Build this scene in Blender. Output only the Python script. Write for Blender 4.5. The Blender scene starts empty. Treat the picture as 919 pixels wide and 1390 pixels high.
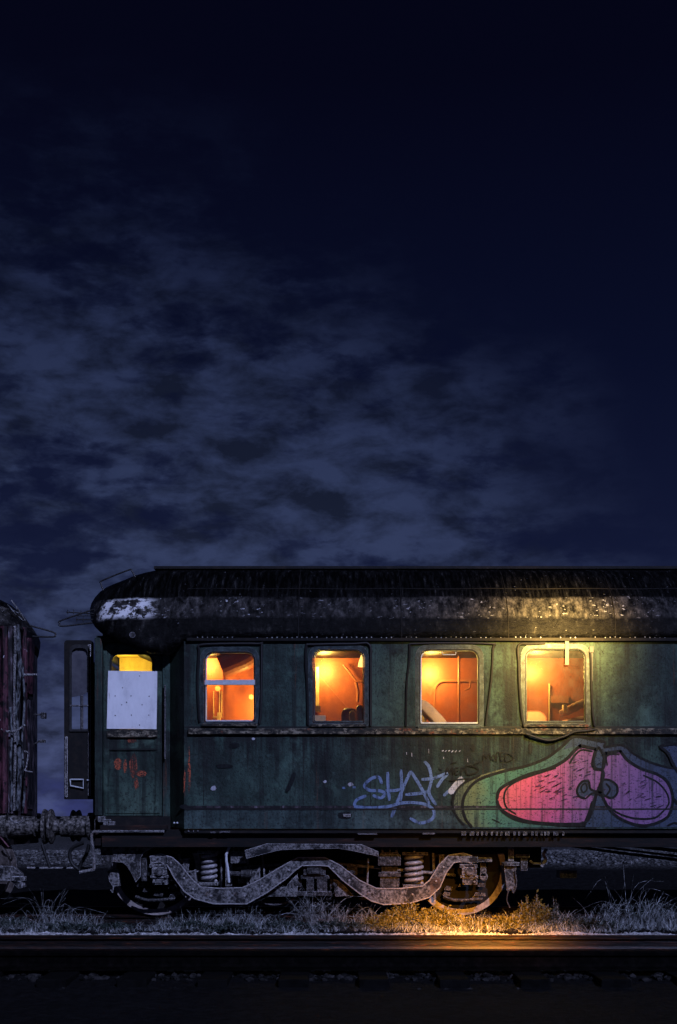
import bpy, bmesh, math, random
from mathutils import Vector, noise
R = random.Random(7)
scene = bpy.context.scene
COL = scene.collection
# ------------------------------------------------------------------ camera geometry
D, F, H, HZ, CX = 15.0, 1740.0, 1.193, 1110.0, 459.5     # camera distance, focal length (px), eye height
def P(px, py, Y=0.0):
    k = (D + Y) / F
    return ((px - CX) * k, H + (HZ - py) * k)             # X, Z of a measured point in the plane at depth Y
def PX(px, Y=0.0): return P(px, 0, Y)[0]
def PZ(py, Y=0.0): return P(0, py, Y)[1]
def PL(pts, Y=0.0): return [P(a, b, Y) for a, b in pts]

# ------------------------------------------------------------------ materials
def newmat(name):
    m = bpy.data.materials.new(name); m.use_nodes = True
    nt = m.node_tree; b = nt.nodes['Principled BSDF']
    return m, nt, b
def mapped(nt, scale=(1, 1, 1)):
    g = nt.nodes.new('ShaderNodeNewGeometry'); mp = nt.nodes.new('ShaderNodeMapping')
    mp.inputs['Scale'].default_value = scale
    nt.links.new(g.outputs['Position'], mp.inputs['Vector']); return mp.outputs['Vector']
def noise_n(nt, vec, scale, detail=6, rough=.6, dist=0):
    n = nt.nodes.new('ShaderNodeTexNoise'); n.inputs['Scale'].default_value = scale
    n.inputs['Detail'].default_value = detail; n.inputs['Roughness'].default_value = rough
    n.inputs['Distortion'].default_value = dist
    nt.links.new(vec, n.inputs['Vector']); return n.outputs['Fac']
def ramp(nt, fac, stops, interp='LINEAR'):
    r = nt.nodes.new('ShaderNodeValToRGB'); cr = r.color_ramp; cr.interpolation = interp
    while len(cr.elements) < len(stops): cr.elements.new(.5)
    for e, (p, c) in zip(cr.elements, stops):
        e.position = p; e.color = (c, c, c, 1) if not isinstance(c, tuple) else (*c, 1)
    nt.links.new(fac, r.inputs['Fac']); return r.outputs['Color']
def mix(nt, fac, a, b, mode='MIX'):
    m = nt.nodes.new('ShaderNodeMix'); m.data_type = 'RGBA'; m.blend_type = mode
    for s, v in ((m.inputs[0], fac), (m.inputs[6], a), (m.inputs[7], b)):
        if hasattr(v, 'is_linked'): nt.links.new(v, s)
        elif isinstance(v, tuple): s.default_value = (*v, 1)
        else: s.default_value = v
    return m.outputs[2]
def bump(nt, b, h, strength=.5, dist=.01):
    n = nt.nodes.new('ShaderNodeBump'); n.inputs['Strength'].default_value = strength
    n.inputs['Distance'].default_value = dist
    nt.links.new(h, n.inputs['Height']); nt.links.new(n.outputs['Normal'], b.inputs['Normal'])
def spots(nt, col, color, scale, lo, hi, stretch=(1, 1, 1), detail=5, rough=.7):
    f = ramp(nt, noise_n(nt, mapped(nt, stretch), scale, detail, rough), [(lo, 0.0), (hi, 1.0)])
    return mix(nt, f, col, color)
def worn_edge_highlight(nt, col, edge_highlight, radius=.012):  # worn edges painted bright to give a highlighted outline
    bv = nt.nodes.new('ShaderNodeBevel'); bv.inputs['Radius'].default_value = radius; bv.samples = 4
    g = nt.nodes.new('ShaderNodeNewGeometry'); d = nt.nodes.new('ShaderNodeVectorMath'); d.operation = 'DOT_PRODUCT'
    nt.links.new(bv.outputs['Normal'], d.inputs[0]); nt.links.new(g.outputs['Normal'], d.inputs[1])
    f = ramp(nt, d.outputs['Value'], [(.80, 1.0), (.985, 0.0)])
    n = ramp(nt, noise_n(nt, mapped(nt), 26, 4, .7), [(.36, 0.0), (.52, 1.0)])
    return mix(nt, mix(nt, 1.0, f, n, 'MULTIPLY'), col, edge_highlight)

def simple(name, stops, scale=8, stretch=(1, 1, 1), rough=.7, metal=0, bs=.4, bd=.01, detail=8, extra=(), edge_highlight=None, radius=.012, spec=.3):
    m, nt, b = newmat(name)
    f = noise_n(nt, mapped(nt, stretch), scale, detail, .68)
    c = ramp(nt, f, stops)
    for e in extra: c = spots(nt, c, *e)
    if edge_highlight: c = worn_edge_highlight(nt, c, edge_highlight, radius)
    nt.links.new(c, b.inputs['Base Color'])
    b.inputs['Roughness'].default_value = rough; b.inputs['Metallic'].default_value = metal
    b.inputs['Specular IOR Level'].default_value = spec
    if bs: bump(nt, b, f, bs, bd)
    return m

def wall_paint(name, dark, mid, light, rust=.62, streak=.9):
    m, nt, b = newmat(name)
    big = noise_n(nt, mapped(nt, (1, 1, .55)), 1.6, 5, .6)
    c = ramp(nt, big, [(.35, dark), (.48, mid), (.64, light)])
    # rain streaks running down the panels
    s1 = noise_n(nt, mapped(nt, (9, 2, .35)), 1.0, 7, .65)
    c = mix(nt, ramp(nt, s1, [(.34, .85), (.47, 0.0)]), c, tuple(v * .15 for v in dark))
    s2 = noise_n(nt, mapped(nt, (52, 8, 1.1)), 1.0, 5, .7)
    c = mix(nt, ramp(nt, s2, [(.55, 0.0), (.80, .45)]), c, tuple(v * 1.25 for v in light))
    s3 = noise_n(nt, mapped(nt, (70, 8, 3)), 1.0, 4, .7)
    c = mix(nt, ramp(nt, s3, [(.30, .6), (.42, 0.0)]), c, tuple(v * .14 for v in dark))
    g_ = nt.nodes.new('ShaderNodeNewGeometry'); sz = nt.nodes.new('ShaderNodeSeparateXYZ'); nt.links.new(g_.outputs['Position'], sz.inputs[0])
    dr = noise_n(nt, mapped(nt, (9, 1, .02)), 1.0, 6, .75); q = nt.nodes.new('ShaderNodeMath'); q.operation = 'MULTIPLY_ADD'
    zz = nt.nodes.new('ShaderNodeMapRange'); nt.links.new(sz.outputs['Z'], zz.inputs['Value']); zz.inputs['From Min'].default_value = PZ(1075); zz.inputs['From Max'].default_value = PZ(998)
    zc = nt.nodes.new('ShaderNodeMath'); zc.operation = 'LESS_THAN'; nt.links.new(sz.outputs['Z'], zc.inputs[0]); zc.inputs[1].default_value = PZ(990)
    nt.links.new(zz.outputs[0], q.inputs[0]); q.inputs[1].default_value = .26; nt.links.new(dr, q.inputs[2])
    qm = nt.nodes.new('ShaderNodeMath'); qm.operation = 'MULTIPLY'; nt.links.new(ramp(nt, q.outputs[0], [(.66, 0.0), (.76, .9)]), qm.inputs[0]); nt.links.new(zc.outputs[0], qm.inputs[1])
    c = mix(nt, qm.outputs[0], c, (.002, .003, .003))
    wd = noise_n(nt, mapped(nt, (3.6, 1, .22)), 1.0, 8, .7)
    c = mix(nt, ramp(nt, wd, [(.38, .95), (.475, 0.0)]), c, (.0018, .0028, .0028))
    rd = noise_n(nt, mapped(nt, (11, 1, .5)), 1.0, 7, .72)
    c = mix(nt, ramp(nt, rd, [(.615, 0.0), (.68, .8)]), c, (.085, .030, .014))
    # pitting
    fine = noise_n(nt, mapped(nt, (1, 1, .8)), 38, 8, .8)
    c = mix(nt, ramp(nt, fine, [(.40, .95), (.485, 0.0)]), c, (.002, .003, .003))
    c = mix(nt, ramp(nt, fine, [(.62, 0.0), (.72, .45)]), c, (.20, .24, .20))
    bl = noise_n(nt, mapped(nt, (1, 1, 1)), 2.3, 9, .72)
    c = mix(nt, ramp(nt, bl, [(.36, .95), (.485, 0.0)]), c, tuple(v * .22 for v in dark))
    c = mix(nt, ramp(nt, bl, [(.54, 0.0), (.68, .7)]), c, tuple(v * 1.6 for v in light))
    r = noise_n(nt, mapped(nt, (1.4, 1, 1)), 3.2, 8, .75)
    c = mix(nt, ramp(nt, r, [(rust, 0.0), (rust + .05, .85)]), c, (.10, .035, .018))
    nt.links.new(c, b.inputs['Base Color'])
    b.inputs['Roughness'].default_value = .62; b.inputs['Specular IOR Level'].default_value = .3
    wav = noise_n(nt, mapped(nt, (1, 1, 1)), 2.5, 3, .5)
    h = nt.nodes.new('ShaderNodeMath'); h.operation = 'MULTIPLY_ADD'
    nt.links.new(wav, h.inputs[0]); h.inputs[1].default_value = 3.0; nt.links.new(fine, h.inputs[2])
    bump(nt, b, h.outputs[0], .8, .014)
    return m

def graff_paint(name, stops=None, col=None, axis=True, worn=.40, opacity=1.0):
    """sprayed paint: colour changes along the carriage, worn through in flecks"""
    m, nt, b = newmat(name)
    if stops:
        g = nt.nodes.new('ShaderNodeNewGeometry'); sx = nt.nodes.new('ShaderNodeSeparateXYZ')
        nt.links.new(g.outputs['Position'], sx.inputs[0])
        mr = nt.nodes.new('ShaderNodeMapRange')
        mr.inputs['From Min'].default_value = PX(600); mr.inputs['From Max'].default_value = PX(919)
        n = noise_n(nt, mapped(nt), 3, 4, .6); a = nt.nodes.new('ShaderNodeMath'); a.operation = 'MULTIPLY_ADD'
        nt.links.new(n, a.inputs[0]); a.inputs[1].default_value = .5; nt.links.new(sx.outputs['X'], a.inputs[2])
        nt.links.new(a.outputs[0], mr.inputs['Value'])
        c = ramp(nt, mr.outputs[0], stops)
    else:
        c = ramp(nt, noise_n(nt, mapped(nt), 5, 4, .6), [(.3, tuple(v * .75 for v in col)), (.7, col)])
    c = mix(nt, ramp(nt, noise_n(nt, mapped(nt, (3, 1, 9)), 5, 5, .7), [(.36, .75), (.45, 0.0)]), c, (.01, .016, .018))
    s1 = noise_n(nt, mapped(nt, (17, 3, .7)), 1.0, 6, .7)
    c = mix(nt, ramp(nt, s1, [(.36, .85), (.50, 0.0)]), c, (.012, .016, .016))
    nt.links.new(c, b.inputs['Base Color']); b.inputs['Roughness'].default_value = .6
    b.inputs['Specular IOR Level'].default_value = .2
    f = noise_n(nt, mapped(nt), 45, 6, .75)
    al = ramp(nt, f, [(worn - .05, 0.0), (worn + .03, opacity)])
    nt.links.new(al, b.inputs['Alpha'])
    bump(nt, b, noise_n(nt, mapped(nt), 2.5, 3, .5), .3, .02)
    return m

M = {}
M['green'] = wall_paint('green_carriage_paint', (.007, .016, .013), (.017, .037, .029), (.040, .078, .060), .70)
M['green_low'] = wall_paint('green_lower_panel_paint', (.012, .023, .021), (.026, .047, .043), (.055, .090, .082), .71)
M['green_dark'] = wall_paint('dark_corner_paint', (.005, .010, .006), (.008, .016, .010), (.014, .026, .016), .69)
M['door'] = wall_paint('teal_door_paint', (.016, .036, .026), (.034, .066, .048), (.062, .105, .075), .72)
M['sillpaint'] = simple('flaking_sill_paint', [(.42, (.006, .007, .006)), (.50, (.045, .038, .026)), (.62, (.24, .21, .15))], 11, (1, 1, 2), .7, 0, .6, .006,
                        extra=[((.13, .04, .018), 6, .58, .64), ((.002, .002, .002), 34, .53, .57)])
M['frame'] = simple('weathered_window_frame', [(.36, (.004, .007, .008)), (.52, (.022, .036, .036)), (.7, (.07, .09, .09))], 16, (1, 1, 1), .5, .1, .4, .004,
                    edge_highlight=(.26, .28, .30), radius=.007)
M['rubber'] = simple('black_perished_rubber', [(.3, .003), (.7, .010)], 30, rough=.6, bs=.3, bd=.003)
M['sash'] = simple('pale_metal_sash', [(.3, (.38, .40, .42)), (.7, (.58, .60, .62))], 30, rough=.5, bs=.2, bd=.002)
M['board'] = simple('white_painted_board', [(.3, (.50, .51, .53)), (.5, (.68, .69, .71)), (.7, (.76, .77, .79))], 4, (1.5, 1, .7), rough=.6, bs=.4, bd=.012,
                    extra=[((.30, .27, .22), 5, .66, .80, (3, 1, .5)), ((.25, .20, .15), 40, .70, .74)])
M['white_strip'] = simple('faded_white_plastic', [(.3, .05), (.7, .09)], 20, rough=.6, bs=.1)
M['iron'] = simple('pitted_bogie_iron', [(.40, (.003, .003, .003)), (.47, (.075, .072, .072)), (.66, (.27, .26, .255))], 38, rough=.6, metal=.1, bs=1.0, bd=.012, detail=9,
                   extra=[((.006, .006, .007), 4, .50, .58), ((.10, .06, .04), 3, .60, .72)], edge_highlight=(.80, .78, .78), radius=.011)
M['iron_dark'] = simple('oily_dark_iron', [(.42, (.003, .003, .003)), (.55, (.05, .048, .048)), (.68, (.20, .19, .19))], 30, rough=.5, metal=.2, bs=1.0, bd=.010,
                        edge_highlight=(.42, .40, .42), radius=.009)
M['spring'] = simple('worn_spring_steel', [(.3, (.12, .11, .11)), (.6, (.42, .40, .40))], 40, rough=.5, metal=.2, bs=.5, bd=.004)
M['black_iron'] = simple('sooty_black_iron', [(.45, (.001, .001, .001)), (.64, (.010, .007, .005)), (.78, (.05, .03, .02))], 9, rough=.75, bs=.6)
M['rust_iron'] = simple('rusty_underframe_iron', [(.45, (.001, .001, .001)), (.58, (.012, .005, .003)), (.75, (.06, .02, .01))], 5, (.5, 1, 3), rough=.8, bs=.6)
M['wheel'] = simple('brown_worn_wheel_steel', [(.35, (.02, .016, .014)), (.6, (.12, .10, .09))], 12, rough=.45, metal=.4, bs=.6, bd=.006, edge_highlight=(.34, .31, .30), radius=.012)
M['tyre'] = simple('brown_ground_tyre', [(.35, (.10, .085, .08)), (.6, (.34, .30, .28))], 14, rough=.5, metal=.1, bs=.6, bd=.006)
M['buffer'] = simple('spotted_buffer_steel', [(.42, (.003, .003, .003)), (.50, (.06, .055, .05)), (.66, (.24, .22, .20))], 26, rough=.55, metal=.1, bs=.8, bd=.008)
M['wire'] = simple('dark_wire_metal', [(.3, .006), (.7, .03)], 20, rough=.5, bs=0)
M['rail'] = simple('rusty_rail_side', [(.44, (.0006, .0002, .0001)), (.60, (.012, .003, .0008)), (.74, (.15, .035, .007))], 16, (.35, 1, 3), rough=.5, metal=.1, bs=.8, bd=.005)
M['railhead'] = simple('rubbed_rail_head', [(.3, (.012, .006, .004)), (.7, (.05, .026, .016))], 12, (.3, 1, 1), rough=.5, metal=.3, bs=.3)
M['sleeper'] = simple('oil_black_timber', [(.3, .001), (.7, .006)], 8, (1, 6, 1), rough=.9, bs=.6, spec=.05)
M['pink'] = simple('faded_crimson_paint', [(.42, (.004, .002, .003)), (.52, (.06, .018, .026)), (.70, (.17, .06, .08))], 3.2, (3.5, 2, .7), rough=.6, bs=.6,
                   extra=[((.004, .003, .004), 9, .52, .60), ((.45, .42, .46), 16, .67, .70, (1, 1, .6))])
M['sootwall'] = simple('sooty_end_wall', [(.46, (.002, .002, .003)), (.58, (.04, .03, .035)), (.7, (.20, .17, .20))], 6, (2.5, 2, .8), rough=.6, bs=.7)
M['palepipe'] = simple('chipped_pale_pipe', [(.45, (.005, .005, .006)), (.60, (.15, .16, .17))], 12, (2, 2, .8), rough=.5, bs=.5)
M['int_wall'] = simple('varnished_cabin_wall', [(.3, (.24, .056, .028)), (.7, (.32, .078, .040))], 3, (3, 1, .6), rough=.45, bs=.15)
M['int_part'] = simple('dark_varnish_partition', [(.3, (.14, .05, .03)), (.7, (.22, .08, .045))], 3, (3, 1, .6), rough=.45, bs=.15)
M['int_yellow'] = simple('cream_vestibule_wall', [(.3, (.40, .30, .10)), (.7, (.55, .42, .16))], 8, (3, 1, 1), rough=.6, bs=.2)
M['int_dark'] = simple('dark_cabin_leather', [(.3, (.10, .03, .02)), (.7, (.17, .055, .03))], 8, rough=.5, bs=.3)
M['int_trim'] = simple('cabin_trim', [(.3, (.26, .08, .045)), (.7, (.34, .11, .06))], 8, rough=.4, bs=.1)
M['cloth'] = simple('pale_cabin_bedding', [(.3, (.50, .33, .20)), (.7, (.64, .45, .28))], 6, rough=.9, bs=.5, bd=.02)
M['cloth_red'] = simple('dusky_blanket', [(.3, (.34, .15, .11)), (.7, (.48, .23, .17))], 6, rough=.9, bs=.5, bd=.02)
M['blade'] = simple('dry_straw', [(.44, (.02, .02, .018)), (.56, (.34, .36, .36)), (.68, (.66, .68, .68))], 12, rough=.8, bs=0)
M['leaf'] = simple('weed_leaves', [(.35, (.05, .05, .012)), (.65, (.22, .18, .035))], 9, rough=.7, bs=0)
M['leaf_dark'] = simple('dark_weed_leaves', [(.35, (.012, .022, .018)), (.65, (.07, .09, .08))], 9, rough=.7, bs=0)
M['stone'] = simple('pale_ballast_stone', [(.40, (.05, .05, .05)), (.52, (.36, .35, .35)), (.66, (.62, .61, .61))], 14, rough=.85, bs=.6)
M['stone_grey'] = simple('grey_bank_stone', [(.42, (.01, .01, .01)), (.56, (.12, .12, .12)), (.7, (.26, .26, .26))], 12, rough=.85, bs=.6)
M['stone_dark'] = simple('oily_ballast_stone', [(.45, (.003, .003, .003)), (.72, (.05, .048, .048))], 10, rough=.85, bs=.6, spec=.1)

# roof: tarred sheet metal with pale worn middle band and flaking white patches
def roof_mat():
    m, nt, b = newmat('tarred_roof_sheet')
    g = nt.nodes.new('ShaderNodeNewGeometry'); sx = nt.nodes.new('ShaderNodeSeparateXYZ')
    nt.links.new(g.outputs['Position'], sx.inputs[0])
    X, Z = sx.outputs['X'], sx.outputs['Z']
    def rng(v, lo, hi):
        n = nt.nodes.new('ShaderNodeMapRange'); n.interpolation_type = 'SMOOTHSTEP'
        nt.links.new(v, n.inputs['Value']); n.inputs['From Min'].default_value = lo; n.inputs['From Max'].default_value = hi
        return n.outputs[0]
    zb0 = lambda nt_, z_: z_
    st = noise_n(nt, mapped(nt, (24, 3, .8)), 1.0, 6, .75)
    c = ramp(nt, st, [(.46, (.0003, .0003, .0004)), (.60, (.007, .007, .007)), (.76, (.07, .07, .07))])
    c = mix(nt, rng(zb0(nt, Z), 3.60, 3.52), c, ramp(nt, noise_n(nt, mapped(nt, (9, 3, 6)), 1.0, 8, .78), [(.48, (.0006, .0006, .0007)), (.58, (.006, .006, .006)), (.72, (.05, .047, .04))]))
    def mul(*a):
        o = a[0]
        for x in a[1:]:
            n = nt.nodes.new('ShaderNodeMath'); n.operation = 'MULTIPLY'
            nt.links.new(o, n.inputs[0])
            nt.links.new(x, n.inputs[1]) if hasattr(x, 'is_linked') else setattr(n.inputs[1], 'default_value', x)
            o = n.outputs[0]
        return o
    # wobble the band edges
    w = nt.nodes.new('ShaderNodeMath'); w.operation = 'MULTIPLY_ADD'
    nt.links.new(noise_n(nt, mapped(nt, (1.2, 1, 1)), 1.5, 4, .6), w.inputs[0]); w.inputs[1].default_value = .10; nt.links.new(Z, w.inputs[2])
    zb = w.outputs[0]
    band = mul(rng(zb, 3.57, 3.62), rng(zb, 3.875, 3.84))
    # dark laps between sheets of the band
    lap = noise_n(nt, mapped(nt, (1.05, .02, .05)), 1.0, 2, .4)
    lapf = ramp(nt, lap, [(.40, .35), (.47, 1.0)])
    pan = ramp(nt, noise_n(nt, mapped(nt, (13, 3, 7)), 1.0, 8, .78), [(.40, (.002, .002, .002)), (.52, (.028, .027, .026)), (.70, (.13, .12, .11))])
    c = mix(nt, mul(band, lapf), c, pan)
    fl = ramp(nt, noise_n(nt, mapped(nt, (1, 1, 2.2)), 15, 4, .6), [(.63, 0.0), (.65, 1.0)])
    cl = ramp(nt, noise_n(nt, mapped(nt, (1, 1, 1)), 1.7, 3, .6), [(.44, 0.0), (.56, 1.0)])
    c = mix(nt, mul(band, lapf, fl, cl, .9), c, (.50, .50, .52))
    cl = ramp(nt, noise_n(nt, mapped(nt, (1, 1, 1)), 1.7, 3, .6), [(.42, 0.0), (.55, 1.0)])
    fl2 = ramp(nt, noise_n(nt, mapped(nt, (1, 1, 3)), 22, 4, .6), [(.71, 0.0), (.73, 1.0)])
    c = mix(nt, mul(fl2, .7), c, (.40, .41, .44))
    # flaking white patch at the left end
    dx = nt.nodes.new('ShaderNodeMath'); dx.operation = 'ADD'; dx.inputs[1].default_value = 0
    patch = mul(rng(X, PX(120), PX(133)), rng(X, PX(216), PX(190)), rng(zb, 3.56, 3.63), rng(zb, 3.88, 3.82))
    fp = ramp(nt, noise_n(nt, mapped(nt, (1, 1, 1.3)), 6.5, 9, .78), [(.495, 0.0), (.515, 1.0)])
    c = mix(nt, mul(patch, fp), c, (.66, .66, .66))
    # edge of the top walkway
    nt.links.new(c, b.inputs['Base Color']); b.inputs['Roughness'].default_value = .5
    b.inputs['Specular IOR Level'].default_value = .08
    bump(nt, b, noise_n(nt, mapped(nt, (5, 3, 8)), 1.5, 8, .7), .8, .03)
    return m
M['roof'] = roof_mat()
def rail_glass():
    m = bpy.data.materials.new('grimy_glass'); m.use_nodes = True; nt = m.node_tree; nt.nodes.clear()
    o = nt.nodes.new('ShaderNodeOutputMaterial'); t = nt.nodes.new('ShaderNodeBsdfTransparent'); g = nt.nodes.new('ShaderNodeBsdfGlossy')
    d = nt.nodes.new('ShaderNodeBsdfDiffuse'); d.inputs[0].default_value = (.12, .11, .09, 1)
    g.inputs['Roughness'].default_value = .08; t.inputs[0].default_value = (.96, .95, .93, 1)
    m1 = nt.nodes.new('ShaderNodeMixShader'); m2 = nt.nodes.new('ShaderNodeMixShader')
    f = ramp(nt, noise_n(nt, mapped(nt, (1, 1, 1)), 9, 6, .7), [(.4, .02), (.75, .13)])
    nt.links.new(f, m1.inputs[0]); nt.links.new(t.outputs[0], m1.inputs[1]); nt.links.new(d.outputs[0], m1.inputs[2])
    m2.inputs[0].default_value = .045; nt.links.new(m1.outputs[0], m2.inputs[1]); nt.links.new(g.outputs[0], m2.inputs[2])
    nt.links.new(m2.outputs[0], o.inputs[0]); return m
M['glass'] = rail_glass()
M['smoke_glass'] = simple('fogged_old_glass', [(.3, (.03, .03, .04)), (.7, (.12, .12, .13))], 4, rough=.3, bs=.2)
def emis(name, col, s):
    m, nt, b = newmat(name); b.inputs['Base Color'].default_value = (.8, .7, .5, 1)
    b.inputs['Emission Color'].default_value = (*col, 1); b.inputs['Emission Strength'].default_value = s; return m
M['bulb'] = emis('lit_lamp_glass', (1, .5, .14), 3)
M['g_teal'] = graff_paint('graffiti_teal', [(0, (.07, .11, .06)), (.10, (.10, .15, .07)), (.22, (.13, .16, .07)), (.30, (.07, .18, .11)), (.42, (.05, .14, .10)), (.62, (.05, .10, .09)), (1, (.05, .08, .12))], worn=.41)
M['g_outer'] = graff_paint('graffiti_pale_green', [(0, (.05, .085, .06)), (.3, (.16, .17, .08)), (1, (.13, .14, .13))], worn=.42, opacity=.8)
M['g_pink'] = graff_paint('graffiti_pink', [(0, (.66, .13, .10)), (.28, (.66, .13, .12)), (.45, (.58, .09, .16)), (.56, (.44, .09, .22)), (.68, (.25, .10, .23)), (1, (.21, .11, .24))], worn=.40)
M['g_blue'] = graff_paint('graffiti_dark_blue', [(0, (.03, .06, .08)), (.6, (.035, .055, .085)), (1, (.045, .06, .095))], worn=.42)
M['g_black'] = graff_paint('graffiti_black', col=(.0015, .0015, .002), worn=.18)
M['g_tag'] = graff_paint('graffiti_spray_blue', col=(.15, .23, .42), worn=.40, opacity=.9)
M['g_white'] = graff_paint('graffiti_white', col=(.45, .45, .50), worn=.42)
M['g_marker'] = graff_paint('graffiti_black_marker', col=(.0008, .0008, .0008), worn=.10)
M['g_rust'] = graff_paint('bare_red_rust', col=(.42, .10, .045), worn=.47)
M['g_soot'] = graff_paint('black_scorch_mark', col=(.002, .003, .004), worn=.40)

# ------------------------------------------------------------------ object helpers
def tag(o, label=None, cat=None, group=None, kind=None):
    if label: o['label'] = label
    if cat: o['category'] = cat
    if group: o['group'] = group
    if kind: o['kind'] = kind
    return o
def thing(name, loc, label, cat, group=None):
    o = bpy.data.objects.new(name, None); o.location = loc; o.empty_display_size = .2
    COL.objects.link(o); o['wl'] = list(loc); del o['wl']
    return tag(o, label, cat, group)
def wloc(o):
    v = Vector((0, 0, 0))
    while o: v += o.location; o = o.parent
    return v
def obj(name, bm, mat, parent=None, bevel=0, smooth=False, loc=None):
    bmesh.ops.recalc_face_normals(bm, faces=bm.faces)
    base = Vector(loc) if loc is not None else (wloc(parent) if parent else Vector((0, 0, 0)))
    bmesh.ops.translate(bm, verts=bm.verts, vec=-base)
    me = bpy.data.meshes.new(name); bm.to_mesh(me); bm.free()
    o = bpy.data.objects.new(name, me); COL.objects.link(o); me.materials.append(mat)
    if loc is not None: o.location = base - (wloc(parent) if parent else Vector((0, 0, 0)))
    if parent: o.parent = parent
    if smooth:
        for p in me.polygons: p.use_smooth = True
    if bevel:
        b = o.modifiers.new('bevel', 'BEVEL'); b.width = bevel; b.segments = 2; b.limit_method = 'ANGLE'; b.angle_limit = math.radians(35)
    return o
def merge(bm, other):
    me = bpy.data.meshes.new('t'); other.to_mesh(me); other.free(); bm.from_mesh(me); bpy.data.meshes.remove(me)
def box(bm, x0, x1, y0, y1, z0, z1):
    c = Vector(((x0 + x1) / 2, (y0 + y1) / 2, (z0 + z1) / 2))
    r = bmesh.ops.create_cube(bm, size=1)
    bmesh.ops.scale(bm, verts=r['verts'], vec=(abs(x1 - x0), abs(y1 - y0), abs(z1 - z0))); bmesh.ops.translate(bm, verts=r['verts'], vec=c)
    return r['verts']
def pbox(bm, a, b, Y0, Y1):            # a,b = measured corners
    (x0, z0), (x1, z1) = P(*a, Y0), P(*b, Y0)
    return box(bm, x0, x1, Y0, Y1, z0, z1)
def plate(bm, outer, ya, yb, holes=()):
    t = bmesh.new(); edges = []
    for loop in [outer] + list(holes):
        vs = [t.verts.new((x, ya, z)) for x, z in loop]
        for i in range(len(vs)): edges.append(t.edges.new((vs[i], vs[(i + 1) % len(vs)])))
    if not holes: t.faces.new(list(t.verts))
    else: bmesh.ops.triangle_fill(t, edges=edges, use_beauty=True)
    if abs(yb - ya) > 1e-6:
        r = bmesh.ops.extrude_face_region(t, geom=list(t.faces), use_keep_orig=True)
        bmesh.ops.translate(t, verts=[v for v in r['geom'] if isinstance(v, bmesh.types.BMVert)], vec=(0, yb - ya, 0))
    merge(bm, t)
def rrect(x0, z0, x1, z1, r, n=6, rb=None):
    """rounded rectangle; r for the top corners, rb for the bottom ones"""
    if x0 > x1: x0, x1 = x1, x0
    if z0 > z1: z0, z1 = z1, z0
    rb = r if rb is None else rb; out = []
    for cx, cz, a0, q in ((x1 - r, z1 - r, 0, r), (x0 + r, z1 - r, 90, r), (x0 + rb, z0 + rb, 180, rb), (x1 - rb, z0 + rb, 270, rb)):
        for i in range(n + 1):
            a = math.radians(a0 + 90 * i / n); out.append((cx + q * math.cos(a), cz + q * math.sin(a)))
    return out
def smooth_path(pts, n=6):
    if len(pts) < 3: return [Vector(p) for p in pts]
    V = [Vector(p) for p in pts]; V = [V[0] * 2 - V[1]] + V + [V[-1] * 2 - V[-2]]; out = []
    for i in range(1, len(V) - 2):
        a, b, c, d = V[i - 1:i + 3]
        for k in range(n):
            t = k / n
            out.append(.5 * ((2 * b) + (c - a) * t + (2 * a - 5 * b + 4 * c - d) * t * t + (3 * b - a - 3 * c + d) * t ** 3))
    out.append(V[-2]); return out
def tube(bm, pts, r, seg=8, smooth=0, closed=False):
    pts = smooth_path(pts, smooth) if smooth else [Vector(p) for p in pts]
    rings = []; n = len(pts)
    for i, p in enumerate(pts):
        d = (pts[min(i + 1, n - 1)] - pts[max(i - 1, 0)])
        if d.length < 1e-9: d = Vector((0, 0, 1))
        d.normalize(); u = d.cross(Vector((0, 1, 0.01)))
        if u.length < .05: u = d.cross(Vector((0, 0, 1)))
        u.normalize(); v = d.cross(u); rr = r[i] if isinstance(r, list) else r
        rings.append([bm.verts.new(p + (u * math.cos(2 * math.pi * k / seg) + v * math.sin(2 * math.pi * k / seg)) * rr) for k in range(seg)])
    for a, b in zip(rings, rings[1:]):
        for k in range(seg): bm.faces.new((a[k], a[(k + 1) % seg], b[(k + 1) % seg], b[k]))
    if closed:
        a, b = rings[-1], rings[0]
        for k in range(seg): bm.faces.new((a[k], a[(k + 1) % seg], b[(k + 1) % seg], b[k]))
    else:
        bm.faces.new(rings[0][::-1]); bm.faces.new(rings[-1])
def ptube(bm, pix, Y, r, seg=8, smooth=0):
    tube(bm, [(P(a, b, Y)[0], Y, P(a, b, Y)[1]) for a, b in pix], r, seg, smooth)
def lathe(bm, prof, origin, axis='X', seg=28):
    """prof = [(distance along axis, radius)]"""
    o = Vector(origin); rings = []
    for d, r in prof:
        ring = []
        for k in range(seg):
            a = 2 * math.pi * k / seg; c, s = r * math.cos(a), r * math.sin(a)
            ring.append(bm.verts.new(o + (Vector((d, c, s)) if axis == 'X' else Vector((c, d, s)) if axis == 'Y' else Vector((c, s, d)))))
        rings.append(ring)
    for a, b in zip(rings, rings[1:]):
        for k in range(seg): bm.faces.new((a[k], a[(k + 1) % seg], b[(k + 1) % seg], b[k]))
    bm.faces.new(rings[0][::-1]); bm.faces.new(rings[-1])
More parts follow.
